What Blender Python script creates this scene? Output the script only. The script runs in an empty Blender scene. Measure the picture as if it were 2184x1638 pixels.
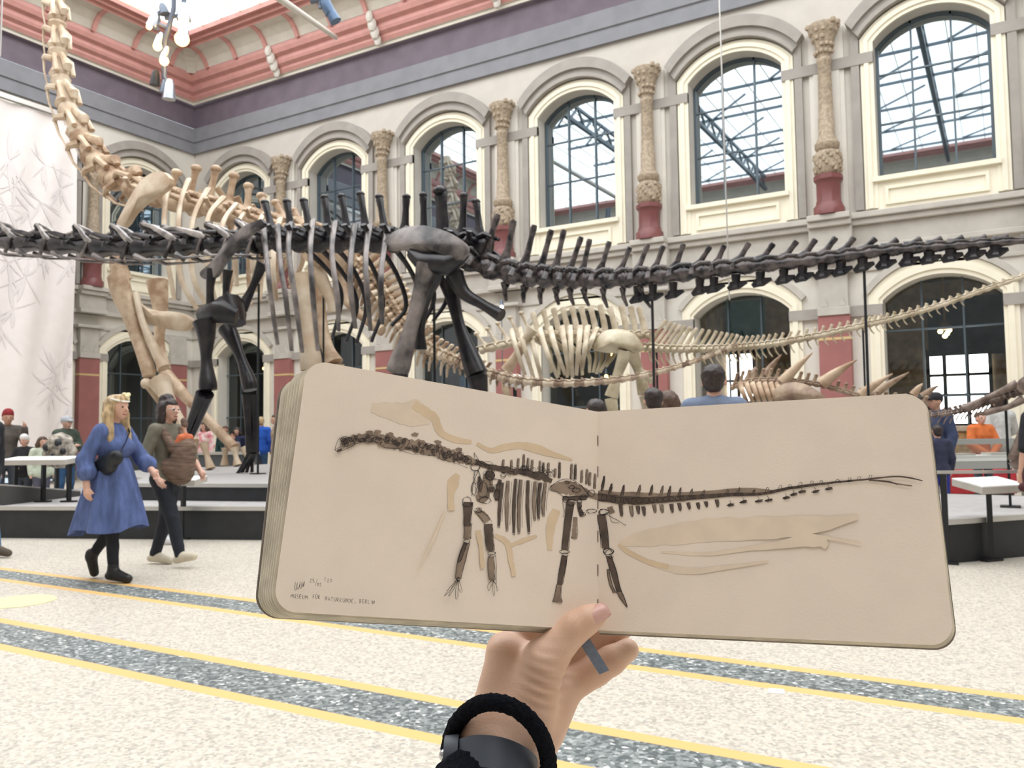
import bpy, bmesh, math, random
import numpy as np
from mathutils import Vector, Matrix, noise
random.seed(7)
S = bpy.context.scene
COL = S.collection
# ------------------------------------------------------------------ camera
F, CX, CY = 1790.0, 1092.0, 819.0          # focal length in pixels of the 2184 wide frame
H = 1.30
YAW, PITCH, ROLL = math.radians(30.5), 0.060, 0.013
_fh = np.array([-math.sin(YAW), math.cos(YAW), 0.0])
_r0 = np.array([math.cos(YAW), math.sin(YAW), 0.0])
FW = _fh * math.cos(PITCH) + np.array([0, 0, 1.0]) * math.sin(PITCH)
_u0 = -_fh * math.sin(PITCH) + np.array([0, 0, 1.0]) * math.cos(PITCH)
RT = math.cos(ROLL) * _r0 - math.sin(ROLL) * _u0
UP = math.sin(ROLL) * _r0 + math.cos(ROLL) * _u0
CAM = np.array([0, 0, H])
cd = bpy.data.cameras.new('camera')
cam = bpy.data.objects.new('camera', cd)
COL.objects.link(cam)
M = Matrix.Identity(4)
for i in range(3):
    M[i][0], M[i][1], M[i][2], M[i][3] = RT[i], UP[i], -FW[i], CAM[i]
cam.matrix_world = M
cd.sensor_width = 36.0
cd.lens = F / 2184.0 * 36.0
cd.clip_start = 0.02
cd.clip_end = 200
cd.dof.use_dof = True
cd.dof.focus_distance = 0.57
cd.dof.aperture_fstop = 30.0
S.camera = cam
# ------------------------------------------------------------------ light and exposure
S.view_settings.view_transform = 'Standard'
S.view_settings.look = 'None'
S.view_settings.gamma = 1.0
S.view_settings.use_curve_mapping = False
S.view_settings.exposure = 0.30
SKY_STRENGTH = 3.4                         # daylight coming through the milky glass ceiling
w = bpy.data.worlds.new('sky'); S.world = w
w.use_nodes = True
w.node_tree.nodes['Background'].inputs[0].default_value = (0.80, 0.90, 1.0, 1)
w.node_tree.nodes['Background'].inputs[1].default_value = 1.0
S.cycles.max_bounces = 8
S.cycles.diffuse_bounces = 4
S.cycles.glossy_bounces = 4
S.cycles.transmission_bounces = 6
S.cycles.transparent_max_bounces = 12
S.cycles.sample_clamp_indirect = 6.0
S.cycles.use_denoising = True

# ------------------------------------------------------------------ where a sight line meets a surface of the hall
def ray(px, py):
    return FW + RT * ((px - CX) / F) - UP * ((py - CY) / F)
def on_x(px, py, x):
    d = ray(px, py); return Vector(CAM + d * ((x - CAM[0]) / d[0]))
def on_y(px, py, y):
    d = ray(px, py); return Vector(CAM + d * ((y - CAM[1]) / d[1]))
def on_z(px, py, z):
    d = ray(px, py); return Vector(CAM + d * ((z - CAM[2]) / d[2]))
def at(px, py, z):
    return Vector(CAM + ray(px, py) * z)
def scale_at(p):                            # metres per picture pixel at a point
    return float((np.array(p) - CAM) @ FW) / F

# ------------------------------------------------------------------ materials
MATS = {}
def mat(name, col, rough=0.6, var=0.0, scale=6.0, bump=0.0, bscale=None, metal=0.0, spec=0.5, col2=None, emit=None, sheen=0.0, coat=0.0, sss=0.0, detail=6.0, alpha=None, stretch=None):
    if name in MATS: return MATS[name]
    m = bpy.data.materials.new(name); m.use_nodes = True
    nt = m.node_tree; N = nt.nodes; L = nt.links
    b = N['Principled BSDF']
    b.inputs['Base Color'].default_value = (*col, 1)
    b.inputs['Roughness'].default_value = rough
    b.inputs['Metallic'].default_value = metal
    b.inputs['Specular IOR Level'].default_value = spec
    if sheen: b.inputs['Sheen Weight'].default_value = sheen
    if coat: b.inputs['Coat Weight'].default_value = coat
    if sss:
        b.inputs['Subsurface Weight'].default_value = sss
        b.inputs['Subsurface Radius'].default_value = (0.01, 0.004, 0.002)
        b.inputs['Subsurface Scale'].default_value = 0.5
    tc = N.new('ShaderNodeTexCoord')
    vec = tc.outputs['Object']
    if stretch:
        mp = N.new('ShaderNodeMapping'); mp.inputs['Scale'].default_value = stretch
        L.new(vec, mp.inputs[0]); vec = mp.outputs[0]
    if var or col2:
        n = N.new('ShaderNodeTexNoise'); n.inputs['Scale'].default_value = scale; n.inputs['Detail'].default_value = detail
        L.new(vec, n.inputs['Vector'])
        r = N.new('ShaderNodeValToRGB')
        r.color_ramp.elements[0].position = 0.36; r.color_ramp.elements[1].position = 0.64
        c2 = col2 or tuple(min(1, c * (1 + var)) for c in col)
        c1 = col if col2 else tuple(c * (1 - var) for c in col)
        r.color_ramp.elements[0].color = (*c1, 1); r.color_ramp.elements[1].color = (*c2, 1)
        L.new(n.outputs['Fac'], r.inputs[0]); L.new(r.outputs[0], b.inputs['Base Color'])
    if bump:
        n2 = N.new('ShaderNodeTexNoise'); n2.inputs['Scale'].default_value = bscale or scale * 4; n2.inputs['Detail'].default_value = 5
        L.new(vec, n2.inputs['Vector'])
        bp = N.new('ShaderNodeBump'); bp.inputs['Strength'].default_value = bump; bp.inputs['Distance'].default_value = 0.01
        L.new(n2.outputs['Fac'], bp.inputs['Height']); L.new(bp.outputs[0], b.inputs['Normal'])
    if emit:
        b.inputs['Emission Color'].default_value = (*emit[0], 1); b.inputs['Emission Strength'].default_value = emit[1]
    MATS[name] = m
    return m
def glass(name, tint, refl, through):
    """a pane: partly a mirror, partly see-through, partly dark"""
    if name in MATS: return MATS[name]
    m = bpy.data.materials.new(name); m.use_nodes = True
    nt = m.node_tree; N = nt.nodes; L = nt.links
    N.remove(N['Principled BSDF'])
    out = N['Material Output']
    g = N.new('ShaderNodeBsdfGlossy'); g.inputs['Roughness'].default_value = 0.02; g.inputs['Color'].default_value = (0.80, 0.92, 1.0, 1)
    t = N.new('ShaderNodeBsdfTransparent'); t.inputs['Color'].default_value = (*tint, 1)
    d = N.new('ShaderNodeBsdfDiffuse'); d.inputs['Color'].default_value = (0.02, 0.028, 0.035, 1)
    m1 = N.new('ShaderNodeMixShader'); m1.inputs[0].default_value = through
    L.new(d.outputs[0], m1.inputs[1]); L.new(t.outputs[0], m1.inputs[2])
    m2 = N.new('ShaderNodeMixShader'); m2.inputs[0].default_value = refl
    L.new(m1.outputs[0], m2.inputs[1]); L.new(g.outputs[0], m2.inputs[2])
    L.new(m2.outputs[0], out.inputs[0])
    MATS[name] = m
    return m
def glow(name, col, strength):
    if name in MATS: return MATS[name]
    m = bpy.data.materials.new(name); m.use_nodes = True
    nt = m.node_tree; N = nt.nodes
    N.remove(N['Principled BSDF'])
    e = N.new('ShaderNodeEmission'); e.inputs[0].default_value = (*col, 1); e.inputs[1].default_value = strength
    nt.links.new(e.outputs[0], N['Material Output'].inputs[0])
    MATS[name] = m
    return m

# ------------------------------------------------------------------ objects
def tag(o, label=None, cat=None, group=None, kind=None):
    if label: o['label'] = label
    if cat: o['category'] = cat
    if group: o['group'] = group
    if kind: o['kind'] = kind
    return o
def empty(name, loc, label=None, cat=None, group=None, kind=None, rz=0.0):
    o = bpy.data.objects.new(name, None); COL.objects.link(o)
    o.location = loc; o.rotation_euler = (0, 0, rz); o.empty_display_size = 0.1
    return tag(o, label, cat, group, kind)
def wmat(o):
    """world matrix of an empty that was only moved and turned"""
    m = Matrix.Translation(o.location) @ o.rotation_euler.to_matrix().to_4x4()
    return wmat(o.parent) @ m if o.parent else m
class MB:
    """collects shapes, then links them as ONE mesh object"""
    def __init__(s): s.v = []; s.f = []
    def add(s, vs, fs):
        o = len(s.v); s.v += [tuple(v) for v in vs]; s.f += [tuple(i + o for i in f) for f in fs]
    def box(s, c, d, rz=0.0, m=None):
        hx, hy, hz = d[0] / 2, d[1] / 2, d[2] / 2
        vs = [Vector((x, y, z)) for x in (-hx, hx) for y in (-hy, hy) for z in (-hz, hz)]
        r = m or Matrix.Rotation(rz, 3, 'Z')
        s.add([r @ v + Vector(c) for v in vs], [(0, 1, 3, 2), (4, 6, 7, 5), (0, 4, 5, 1), (2, 3, 7, 6), (0, 2, 6, 4), (1, 5, 7, 3)])
    def bar(s, a, b, wd, hd=None, up=(0, 0, 1)):
        a, b = Vector(a), Vector(b); d = (b - a)
        if d.length < 1e-6: return
        x = d.normalized(); u = Vector(up)
        if abs(x.dot(u)) > 0.95: u = Vector((1, 0, 0))
        y = u.cross(x).normalized(); z = x.cross(y)
        m = Matrix((x, y, z)).transposed()
        s.box((a + b) / 2, (d.length, wd, hd or wd), m=m)
    def loft(s, rings, cap=True, close=True):
        n = len(rings[0]); o = len(s.v)
        for r in rings: s.v += [tuple(p) for p in r]
        for i in range(len(rings) - 1):
            for j in range(n if close else n - 1):
                k = (j + 1) % n
                s.f.append((o + i * n + j, o + i * n + k, o + (i + 1) * n + k, o + (i + 1) * n + j))
        if cap:
            s.f.append(tuple(o + j for j in range(n - 1, -1, -1)))
            s.f.append(tuple(o + (len(rings) - 1) * n + j for j in range(n)))
    def tube(s, pts, rad, n=8, flat=1.0, ref=(0, 1, 0), closed=False):
        """rad: number or list; an item may be (in-plane radius, radius along ref)"""
        pts = [Vector(p) for p in pts]
        if not isinstance(rad, (list, tuple)): rad = [rad] * len(pts)
        if len(rad) != len(pts):
            rad = [rad[0] + (rad[-1] - rad[0]) * i / (len(pts) - 1) for i in range(len(pts))]
        rings = []
        for i, p in enumerate(pts):
            if closed: t = pts[(i + 1) % len(pts)] - pts[i - 1]
            else: t = pts[min(i + 1, len(pts) - 1)] - pts[max(i - 1, 0)]
            t.normalize()
            rv = Vector(ref)
            a = rv - t * rv.dot(t)
            if a.length < 0.2: a = Vector((1, 0, 0.3)) - t * Vector((1, 0, 0.3)).dot(t)
            a.normalize(); b = t.cross(a)
            r = rad[i]; rb, ra = (r if isinstance(r, tuple) else (r, r * flat))
            rings.append([p + a * (ra * math.cos(2 * math.pi * j / n)) + b * (rb * math.sin(2 * math.pi * j / n)) for j in range(n)])
        if closed:
            rings.append(rings[0]); s.loft(rings, cap=False)
        else: s.loft(rings)
    def ball(s, c, r, nu=10, nv=6, sc=(1, 1, 1)):
        rings = []
        for i in range(1, nv):
            a = math.pi * i / nv
            rings.append([(c[0] + sc[0] * r * math.sin(a) * math.cos(2 * math.pi * j / nu), c[1] + sc[1] * r * math.sin(a) * math.sin(2 * math.pi * j / nu), c[2] - sc[2] * r * math.cos(a)) for j in range(nu)])
        s.loft(rings)
    def lathe(s, c, prof, n=16, a0=0.0):
        s.loft([[(c[0] + r * math.cos(a0 + 2 * math.pi * j / n), c[1] + r * math.sin(a0 + 2 * math.pi * j / n), c[2] + z) for j in range(n)] for r, z in prof])
    def prism(s, poly, off):
        """flat outline (3D points) pushed along a vector"""
        off = Vector(off); poly = [Vector(p) for p in poly]; n = len(poly)
        s.loft([poly, [p + off for p in poly]])
    def build(s, name, m, parent=None, smooth=True, label=None, cat=None, group=None, kind=None, bevel=0.0, fix=True):
        me = bpy.data.meshes.new(name)
        vs = s.v
        if parent is not None:
            inv = wmat(parent).inverted()
            vs = [inv @ Vector(v) for v in vs]
            loc = None
        else:
            loc = Vector((0, 0, 0))
            if vs:
                A = np.array(vs); loc = Vector(((A[:, 0].min() + A[:, 0].max()) / 2, (A[:, 1].min() + A[:, 1].max()) / 2, A[:, 2].min()))
            vs = [Vector(v) - loc for v in vs]
        me.from_pydata([tuple(v) for v in vs], [], s.f)
        if fix:
            bm = bmesh.new(); bm.from_mesh(me)
            bmesh.ops.recalc_face_normals(bm, faces=bm.faces)
            bm.to_mesh(me); bm.free()
        me.materials.append(m)
        if smooth:
            me.polygons.foreach_set('use_smooth', [True] * len(me.polygons))
            try: me.set_sharp_from_angle(angle=math.radians(42))
            except Exception: pass
        o = bpy.data.objects.new(name, me); COL.objects.link(o)
        if parent is not None: o.parent = parent
        else: o.location = loc
        if bevel:
            bv = o.modifiers.new('edge', 'BEVEL'); bv.width = bevel; bv.segments = 2; bv.limit_method = 'ANGLE'
        return tag(o, label, cat, group, kind)
VY = Vector((0, 1, 0)); VZ = Vector((0, 0, 1))
def lerp(a, b, t): return a + (b - a) * t
def spline(pts, n):
    """smooth path through 2D or 3D points"""
    P = [np.array(p, float) for p in pts]; P = [2 * P[0] - P[1]] + P + [2 * P[-1] - P[-2]]
    out = []; m = len(P) - 3
    for k in range(n):
        u = k / (n - 1) * m; i = min(int(u), m - 1); t = u - i
        a, b, c, d = P[i:i + 4]
        out.append(0.5 * (2 * b + (c - a) * t + (2 * a - 5 * b + 4 * c - d) * t * t + (3 * b - a - 3 * c + d) * t ** 3))
    return out

# ------------------------------------------------------------------ soft bodies: blended capsules turned into one surface
def soft_mesh(prims, vox):
    """prims: (a, b, ra, rb, k[, n, s]) capsules blended over k metres; n, s flattens along n by s"""
    A = np.array([list(p[0]) + [max(p[2], p[3]) + p[4]] for p in prims] + [list(p[1]) + [max(p[2], p[3]) + p[4]] for p in prims], float)
    lo = (A[:, :3] - A[:, 3:]).min(0) - 2 * vox; hi = (A[:, :3] + A[:, 3:]).max(0) + 2 * vox
    n = np.ceil((hi - lo) / vox).astype(int) + 1
    D = np.full(n, 0.5, np.float32)
    ax = [lo[i] + vox * np.arange(n[i]) for i in range(3)]
    for p in prims:
        a, b = np.array(p[0], float), np.array(p[1], float); ra, rb, k = p[2], p[3], p[4]
        R = max(ra, rb) + k + 2.5 * vox
        i0 = np.maximum(((np.minimum(a, b) - R - lo) / vox).astype(int), 0); i1 = np.minimum(((np.maximum(a, b) + R - lo) / vox).astype(int) + 2, n)
        X, Y, Z = np.meshgrid(ax[0][i0[0]:i1[0]], ax[1][i0[1]:i1[1]], ax[2][i0[2]:i1[2]], indexing='ij')
        ab = b - a; L2 = float(ab @ ab) + 1e-12
        px, py, pz = X - a[0], Y - a[1], Z - a[2]
        t = np.clip((px * ab[0] + py * ab[1] + pz * ab[2]) / L2, 0, 1)
        vx, vy, vz = px - ab[0] * t, py - ab[1] * t, pz - ab[2] * t
        q = vx * vx + vy * vy + vz * vz
        if len(p) > 5:
            nn = np.array(p[5], float); nn /= np.linalg.norm(nn); s = p[6]
            vn = vx * nn[0] + vy * nn[1] + vz * nn[2]
            q = q + vn * vn * (1 / (s * s) - 1)
            d = np.sqrt(q) - (ra + (rb - ra) * t)
            d = d * min(1, s * 1.3)
        else: d = np.sqrt(q) - (ra + (rb - ra) * t)
        sl = (slice(i0[0], i1[0]), slice(i0[1], i1[1]), slice(i0[2], i1[2]))
        d1 = D[sl]
        h = np.clip(0.5 + 0.5 * (d1 - d) / max(k, 1e-5), 0, 1)
        D[sl] = d1 * (1 - h) + d * h - k * h * (1 - h)
    return nets(D, lo, vox)
def nets(D, lo, vox):
    ins = D < 0
    c = np.zeros(np.array(D.shape) - 1, int)
    for i in (0, 1):
        for j in (0, 1):
            for k in (0, 1):
                c += ins[i:i + c.shape[0], j:j + c.shape[1], k:k + c.shape[2]]
    act = (c > 0) & (c < 8)
    idx = -np.ones(c.shape, int); cells = np.argwhere(act); idx[act] = np.arange(len(cells))
    acc = np.zeros((len(cells), 3)); cnt = np.zeros(len(cells))
    I, J, K = cells.T
    E = [((0, 0, 0), (1, 0, 0)), ((0, 1, 0), (1, 1, 0)), ((0, 0, 1), (1, 0, 1)), ((0, 1, 1), (1, 1, 1)), ((0, 0, 0), (0, 1, 0)), ((1, 0, 0), (1, 1, 0)), ((0, 0, 1), (0, 1, 1)), ((1, 0, 1), (1, 1, 1)), ((0, 0, 0), (0, 0, 1)), ((1, 0, 0), (1, 0, 1)), ((0, 1, 0), (0, 1, 1)), ((1, 1, 0), (1, 1, 1))]
    for a, b in E:
        da = D[I + a[0], J + a[1], K + a[2]]; db = D[I + b[0], J + b[1], K + b[2]]
        m = (da < 0) != (db < 0)
        t = np.where(m, da / np.where(da - db == 0, 1, da - db), 0)
        pos = np.array(a) + t[:, None] * (np.array(b) - np.array(a))
        acc[m] += pos[m]; cnt[m] += 1
    V = lo + vox * (cells + acc / cnt[:, None])
    faces = []
    for ax in range(3):
        o1, o2 = [(1, 2), (2, 0), (0, 1)][ax]
        sh = list(D.shape); sh[ax] -= 1
        s0 = [slice(None)] * 3; s1 = [slice(None)] * 3; s0[ax] = slice(0, -1); s1[ax] = slice(1, None)
        x = ins[tuple(s0)] != ins[tuple(s1)]
        P = np.argwhere(x)
        P = P[(P[:, o1] > 0) & (P[:, o2] > 0) & (P[:, o1] < D.shape[o1] - 1) & (P[:, o2] < D.shape[o2] - 1)]
        e1 = np.zeros(3, int); e1[o1] = 1; e2 = np.zeros(3, int); e2[o2] = 1
        q = [idx[tuple((P - a).T)] for a in (e1 + e2, e2, 0 * e1, e1)]
        Q = np.stack(q, 1); fl = ins[tuple(P.T)]
        Q[~fl] = Q[~fl][:, ::-1]
        faces.append(Q[(Q >= 0).all(1)])
    return V, np.concatenate(faces)
def soft(name, prims, vox, m, parent=None, label=None, cat=None, kind=None, group=None, wob=0.0, wscale=60.0, keep=None, smooth_iter=2):
    V, Fc = soft_mesh(prims, vox)
    if keep is not None:                   # open clothes at a cut
        kf = keep(V); Fc = Fc[kf[Fc].all(1)]
    for _ in range(smooth_iter):           # gentle relax
        acc = np.zeros_like(V); ct = np.zeros(len(V))
        for i in range(4):
            a, b = Fc[:, i], Fc[:, (i + 1) % 4]
            np.add.at(acc, a, V[b]); np.add.at(ct, a, 1); np.add.at(acc, b, V[a]); np.add.at(ct, b, 1)
        mk = ct > 0
        V[mk] = V[mk] * 0.5 + 0.5 * acc[mk] / ct[mk][:, None]
    if wob:
        for i in range(len(V)):
            v = Vector(V[i]) * wscale
            V[i] += np.array(noise.noise_vector(v)) * wob
    b = MB(); b.v = [tuple(v) for v in V]; b.f = [tuple(int(i) for i in f) for f in Fc]
    return b.build(name, m, parent, label=label, cat=cat, kind=kind, group=group, fix=False)
# ================================================================== THE HALL
YW = 21.0                                   # face of the long wall
XL = -26.3                                  # face of the end wall
YF, XR = -6.0, 13.0                         # the two walls behind the camera
BAY = 4.5
COLX = [-3.42 - 4.5 * i for i in range(-3, 6)]    # column axes along the long wall
M_wall = mat('plaster_grey', (0.575, 0.54, 0.485), 0.8, 0.04, 2.0)
M_cream = mat('plaster_cream', (0.86, 0.81, 0.66), 0.7, 0.03, 2.0)
M_pale = mat('plaster_pale', (0.69, 0.66, 0.595), 0.8, 0.03, 2.0)
M_hood = mat('stone_grey', (0.35, 0.325, 0.295), 0.75, 0.06, 3.0)
M_taupe = mat('stone_taupe', (0.50, 0.47, 0.42), 0.75, 0.06, 3.0)
M_red = mat('oxblood_paint', (0.19, 0.062, 0.06), 0.45, 0.08, 3.0)
M_buff = mat('buff_stone', (0.38, 0.305, 0.22), 0.7, 0.22, 14.0, 0.3, 40)
M_band = mat('frieze_purple', (0.155, 0.125, 0.155), 0.7, 0.08, 2.0)
M_bandg = mat('frieze_grey', (0.235, 0.24, 0.26), 0.75, 0.06, 2.0)
M_salmon = mat('salmon_paint', (0.60, 0.30, 0.265), 0.5, 0.06, 3.0)
M_beige = mat('cove_beige', (0.62, 0.58, 0.50), 0.75, 0.06, 2.0)
M_gold = mat('ochre_line', (0.62, 0.46, 0.22), 0.5)
M_iron = mat('window_iron', (0.10, 0.13, 0.15), 0.4, metal=0.4)
M_gup = glass('upper_window_glass', (0.5, 0.6, 0.65), 0.42, 0.25)
M_glow = glass('lower_window_glass', (0.95, 0.97, 0.97), 0.05, 0.97)
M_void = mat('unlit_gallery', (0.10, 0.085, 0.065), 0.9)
M_brown = mat('room_brown', (0.38, 0.28, 0.165), 0.8, 0.3, 3.0)
M_teal = mat('room_teal', (0.06, 0.25, 0.27), 0.6, 0.15, 2.0)
M_wood = mat('dark_wood', (0.13, 0.06, 0.035), 0.5, 0.2, 5.0)
M_day = glow('bright_outdoor_daylight', (1.0, 0.98, 0.94), 5.0)

# floor: pale terrazzo with green-grey strips between yellow lines
def floor_material():
    m = bpy.data.materials.new('terrazzo'); m.use_nodes = True
    nt = m.node_tree; N = nt.nodes; L = nt.links; b = N['Principled BSDF']
    b.inputs['Roughness'].default_value = 0.42
    tc = N.new('ShaderNodeTexCoord'); sep = N.new('ShaderNodeSeparateXYZ'); L.new(tc.outputs['Object'], sep.inputs[0])
    def speck(scale, stops):
        v = N.new('ShaderNodeTexVoronoi'); v.inputs['Scale'].default_value = scale
        L.new(tc.outputs['Object'], v.inputs['Vector'])
        s2 = N.new('ShaderNodeSeparateColor'); L.new(v.outputs['Color'], s2.inputs[0])
        r = N.new('ShaderNodeValToRGB'); r.color_ramp.interpolation = 'CONSTANT'
        e = r.color_ramp.elements
        while len(e) < len(stops): e.new(0.5)
        for k, (p, c) in enumerate(stops): e[k].position = p; e[k].color = (*c, 1)
        L.new(s2.outputs[0], r.inputs[0])
        return r.outputs[0]
    pale = speck(62, [(0, (0.40, 0.37, 0.32)), (0.10, (0.49, 0.45, 0.375)), (0.3, (0.60, 0.55, 0.465)), (0.62, (0.66, 0.61, 0.52)), (0.9, (0.52, 0.49, 0.43))])
    dark = speck(50, [(0, (0.10, 0.12, 0.12)), (0.35, (0.19, 0.22, 0.215)), (0.62, (0.27, 0.30, 0.29)), (0.86, (0.40, 0.43, 0.42)), (0.95, (0.66, 0.67, 0.65))])
    def band(lo, hi):
        a = N.new('ShaderNodeMath'); a.operation = 'GREATER_THAN'; a.inputs[1].default_value = lo; L.new(sep.outputs[1], a.inputs[0])
        c = N.new('ShaderNodeMath'); c.operation = 'LESS_THAN'; c.inputs[1].default_value = hi; L.new(sep.outputs[1], c.inputs[0])
        p = N.new('ShaderNodeMath'); p.operation = 'MULTIPLY'; L.new(a.outputs[0], p.inputs[0]); L.new(c.outputs[0], p.inputs[1])
        return p.outputs[0]
    def plus(x, y):
        p = N.new('ShaderNodeMath'); p.operation = 'ADD'; p.use_clamp = True; L.new(x, p.inputs[0]); L.new(y, p.inputs[1]); return p.outputs[0]
    LN = [(4.38, 4.47), (4.76, 4.85), (2.955, 3.045), (3.39, 3.48)]
    col = pale
    dk = plus(band(4.42, 4.80), band(3.0, 3.43))
    mx = N.new('ShaderNodeMix'); mx.data_type = 'RGBA'; L.new(dk, mx.inputs[0]); L.new(col, mx.inputs[6]); L.new(dark, mx.inputs[7])
    ln = None
    for lo, hi in LN: ln = band(lo, hi) if ln is None else plus(ln, band(lo, hi))
    my = N.new('ShaderNodeMix'); my.data_type = 'RGBA'; L.new(ln, my.inputs[0]); L.new(mx.outputs[2], my.inputs[6]); my.inputs[7].default_value = (0.78, 0.50, 0.19, 1)
    L.new(my.outputs[2], b.inputs['Base Color'])
    return m
M_floor = floor_material()
b = MB(); b.v = [(XL - .5, YF - .5, 0), (XR + .5, YF - .5, 0), (XR + .5, YW + 9, 0), (XL - .5, YW + 9, 0)]; b.f = [(0, 1, 2, 3)]
me = bpy.data.meshes.new('floor'); me.from_pydata(b.v, [], b.f); me.materials.append(M_floor)
fl = bpy.data.objects.new('floor', me); COL.objects.link(fl); fl['kind'] = 'structure'

def arc(cx, a, zs, rise, n=20):
    """points of a flat arch from left springing to right"""
    Rr = (a * a + rise * rise) / (2 * rise); th = math.asin(min(1, a / Rr))
    if rise > a: th = math.pi - th
    return [(cx + Rr * math.sin(t), zs + rise - Rr + Rr * math.cos(t)) for t in [lerp(-th, th, i / n) for i in range(n + 1)]]
def TR(s, o, z):                           # long wall: s along, o out into the hall
    return (s, YW - o, z)
def TL(s, o, z):                           # end wall
    return (XL + o, s, z)
def wall_bay(mb, T, x0, x1, z0, z1, cx, a, zs, rise, zb, depth=0.5):
    A = arc(cx, a, zs, rise); n = len(A)
    def quad(p, q, r, t): mb.add([T(p[0], 0, p[1]), T(q[0], 0, q[1]), T(r[0], 0, r[1]), T(t[0], 0, t[1])], [(0, 1, 2, 3)])
    quad((x0, z0), (cx - a, z0), (cx - a, zs), (x0, zs)); quad((cx + a, z0), (x1, z0), (x1, zs), (cx + a, zs))
    if zb > z0: quad((cx - a, z0), (cx + a, z0), (cx + a, zb), (cx - a, zb))
    quad((x0, zs), (cx - a, zs), (cx - a, z1), (x0, z1)); quad((cx + a, zs), (x1, zs), (x1, z1), (cx + a, z1))
    for i in range(n - 1): quad(A[i], A[i + 1], (A[i + 1][0], z1), (A[i][0], z1))
    P = [(cx - a, zb)] + A + [(cx + a, zb)]
    for i in range(len(P) - 1):
        p, q = P[i], P[i + 1]
        mb.add([T(p[0], 0, p[1]), T(q[0], 0, q[1]), T(q[0], -depth, q[1]), T(p[0], -depth, p[1])], [(0, 1, 2, 3)])
    mb.add([T(cx - a, 0, zb), T(cx + a, 0, zb), T(cx + a, -depth, zb), T(cx - a, -depth, zb)], [(0, 1, 2, 3)])
def arch_band(mb, T, cx, zb, inner, outer, o0, o1, n=20):
    """moulding that follows an arch and its jambs; inner/outer = (half width, springing, rise)"""
    Pi = ([(cx - inner[0], zb)] if zb is not None else []) + arc(cx, *inner, n) + ([(cx + inner[0], zb)] if zb is not None else [])
    Po = ([(cx - outer[0], zb)] if zb is not None else []) + arc(cx, *outer, n) + ([(cx + outer[0], zb)] if zb is not None else [])
    mb.loft([[T(i[0], o0, i[1]), T(i[0], o1, i[1]), T(o[0], o1, o[1]), T(o[0], o0, o[1])] for i, o in zip(Pi, Po)])
def tbox(mb, T, s0, s1, o0, o1, z0, z1):
    P = [T(s, o, z) for s in (s0, s1) for o in (o0, o1) for z in (z0, z1)]
    mb.add(P, [(0, 1, 3, 2), (4, 6, 7, 5), (0, 4, 5, 1), (2, 3, 7, 6), (0, 2, 6, 4), (1, 5, 7, 3)])
def panel(mb, T, cx, a, zs, rise, zb, o):
    A = [(cx - a, zb)] + arc(cx, a, zs, rise) + [(cx + a, zb)]
    mb.prism([T(p[0], o, p[1]) for p in A], Vector(T(0, 0.02, 0)) - Vector(T(0, 0, 0)))

UP_IN, UP_OUT = (1.20, 10.42, 0.56), (1.48, 10.52, 0.74)
LO_IN, LO_OUT = (1.20, 4.28, 0.50), (1.50, 4.42, 0.76)
Z_CORN = 12.15
def upper_window(num, T, cx, reflect=True):
    w = empty('window_%d' % num, T(cx, 0, 6.4), kind='structure')
    m = MB(); arch_band(m, T, cx, 6.45, UP_IN, UP_OUT, -0.02, 0.07); arch_band(m, T, cx, 6.45, (1.30, 10.45, .62), (1.40, 10.49, .69), 0.06, 0.11)
    m.build('arch_surround', M_cream, w, label='cream arch surround')
    m = MB(); arch_band(m, T, cx, None, (1.50, 10.56, 0.74), (1.77, 10.93, 0.90), 0, 0.18); arch_band(m, T, cx, None, (1.62, 10.74, 0.80), (1.77, 10.93, 0.90), 0.17, 0.27); arch_band(m, T, cx, None, (1.50, 10.56, 0.74), (1.56, 10.64, 0.77), .17, 0.22)
    m.build('hood_mould', M_hood, w, label='grey moulded hood over the arch')
    m = MB()
    for sd in (-1, 1): tbox(m, T, cx + sd * 1.60 - .09, cx + sd * 1.60 + .09, 0, 0.10, 6.45, 10.80)
    m.build('jamb_strip', M_hood, w)
    m = MB(); panel(m, T, cx, *UP_IN, 7.15, -0.45); m.build('pane', M_gup, w, label='dark reflecting glass')
    m = MB()
    for sx in (-0.42, 0.42):
        zt = [p for p in arc(cx, *UP_IN, 40) if abs(p[0] - cx - sx) < .06][0][1]
        tbox(m, T, cx + sx - .022, cx + sx + .022, -0.44, -0.38, 7.15, zt)
    for z in (8.55, 9.75): tbox(m, T, cx - 1.2, cx + 1.2, -0.44, -0.40, z - .02, z + .02)
    arch_band(m, T, cx, 7.15, (1.13, 10.38, .53), (1.2, 10.42, .56), -0.46, -0.38)
    m.build('glazing_bars', M_iron, w)
    m = MB(); tbox(m, T, cx - 1.3, cx + 1.3, -0.4, 0.16, 7.06, 7.17); m.build('sill', M_cream, w)
    m = MB(); tbox(m, T, cx - 1.22, cx + 1.22, 0, 0.05, 6.38, 7.06)
    for s0, s1, z0, z1 in ((-1.05, 1.05, 6.86, 6.93), (-1.05, 1.05, 6.50, 6.57), (-1.05, -.98, 6.57, 6.86), (.98, 1.05, 6.57, 6.86)): tbox(m, T, cx + s0, cx + s1, .04, .10, z0, z1)
    m.build('sill_panel', M_cream, w)
    return w
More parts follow.
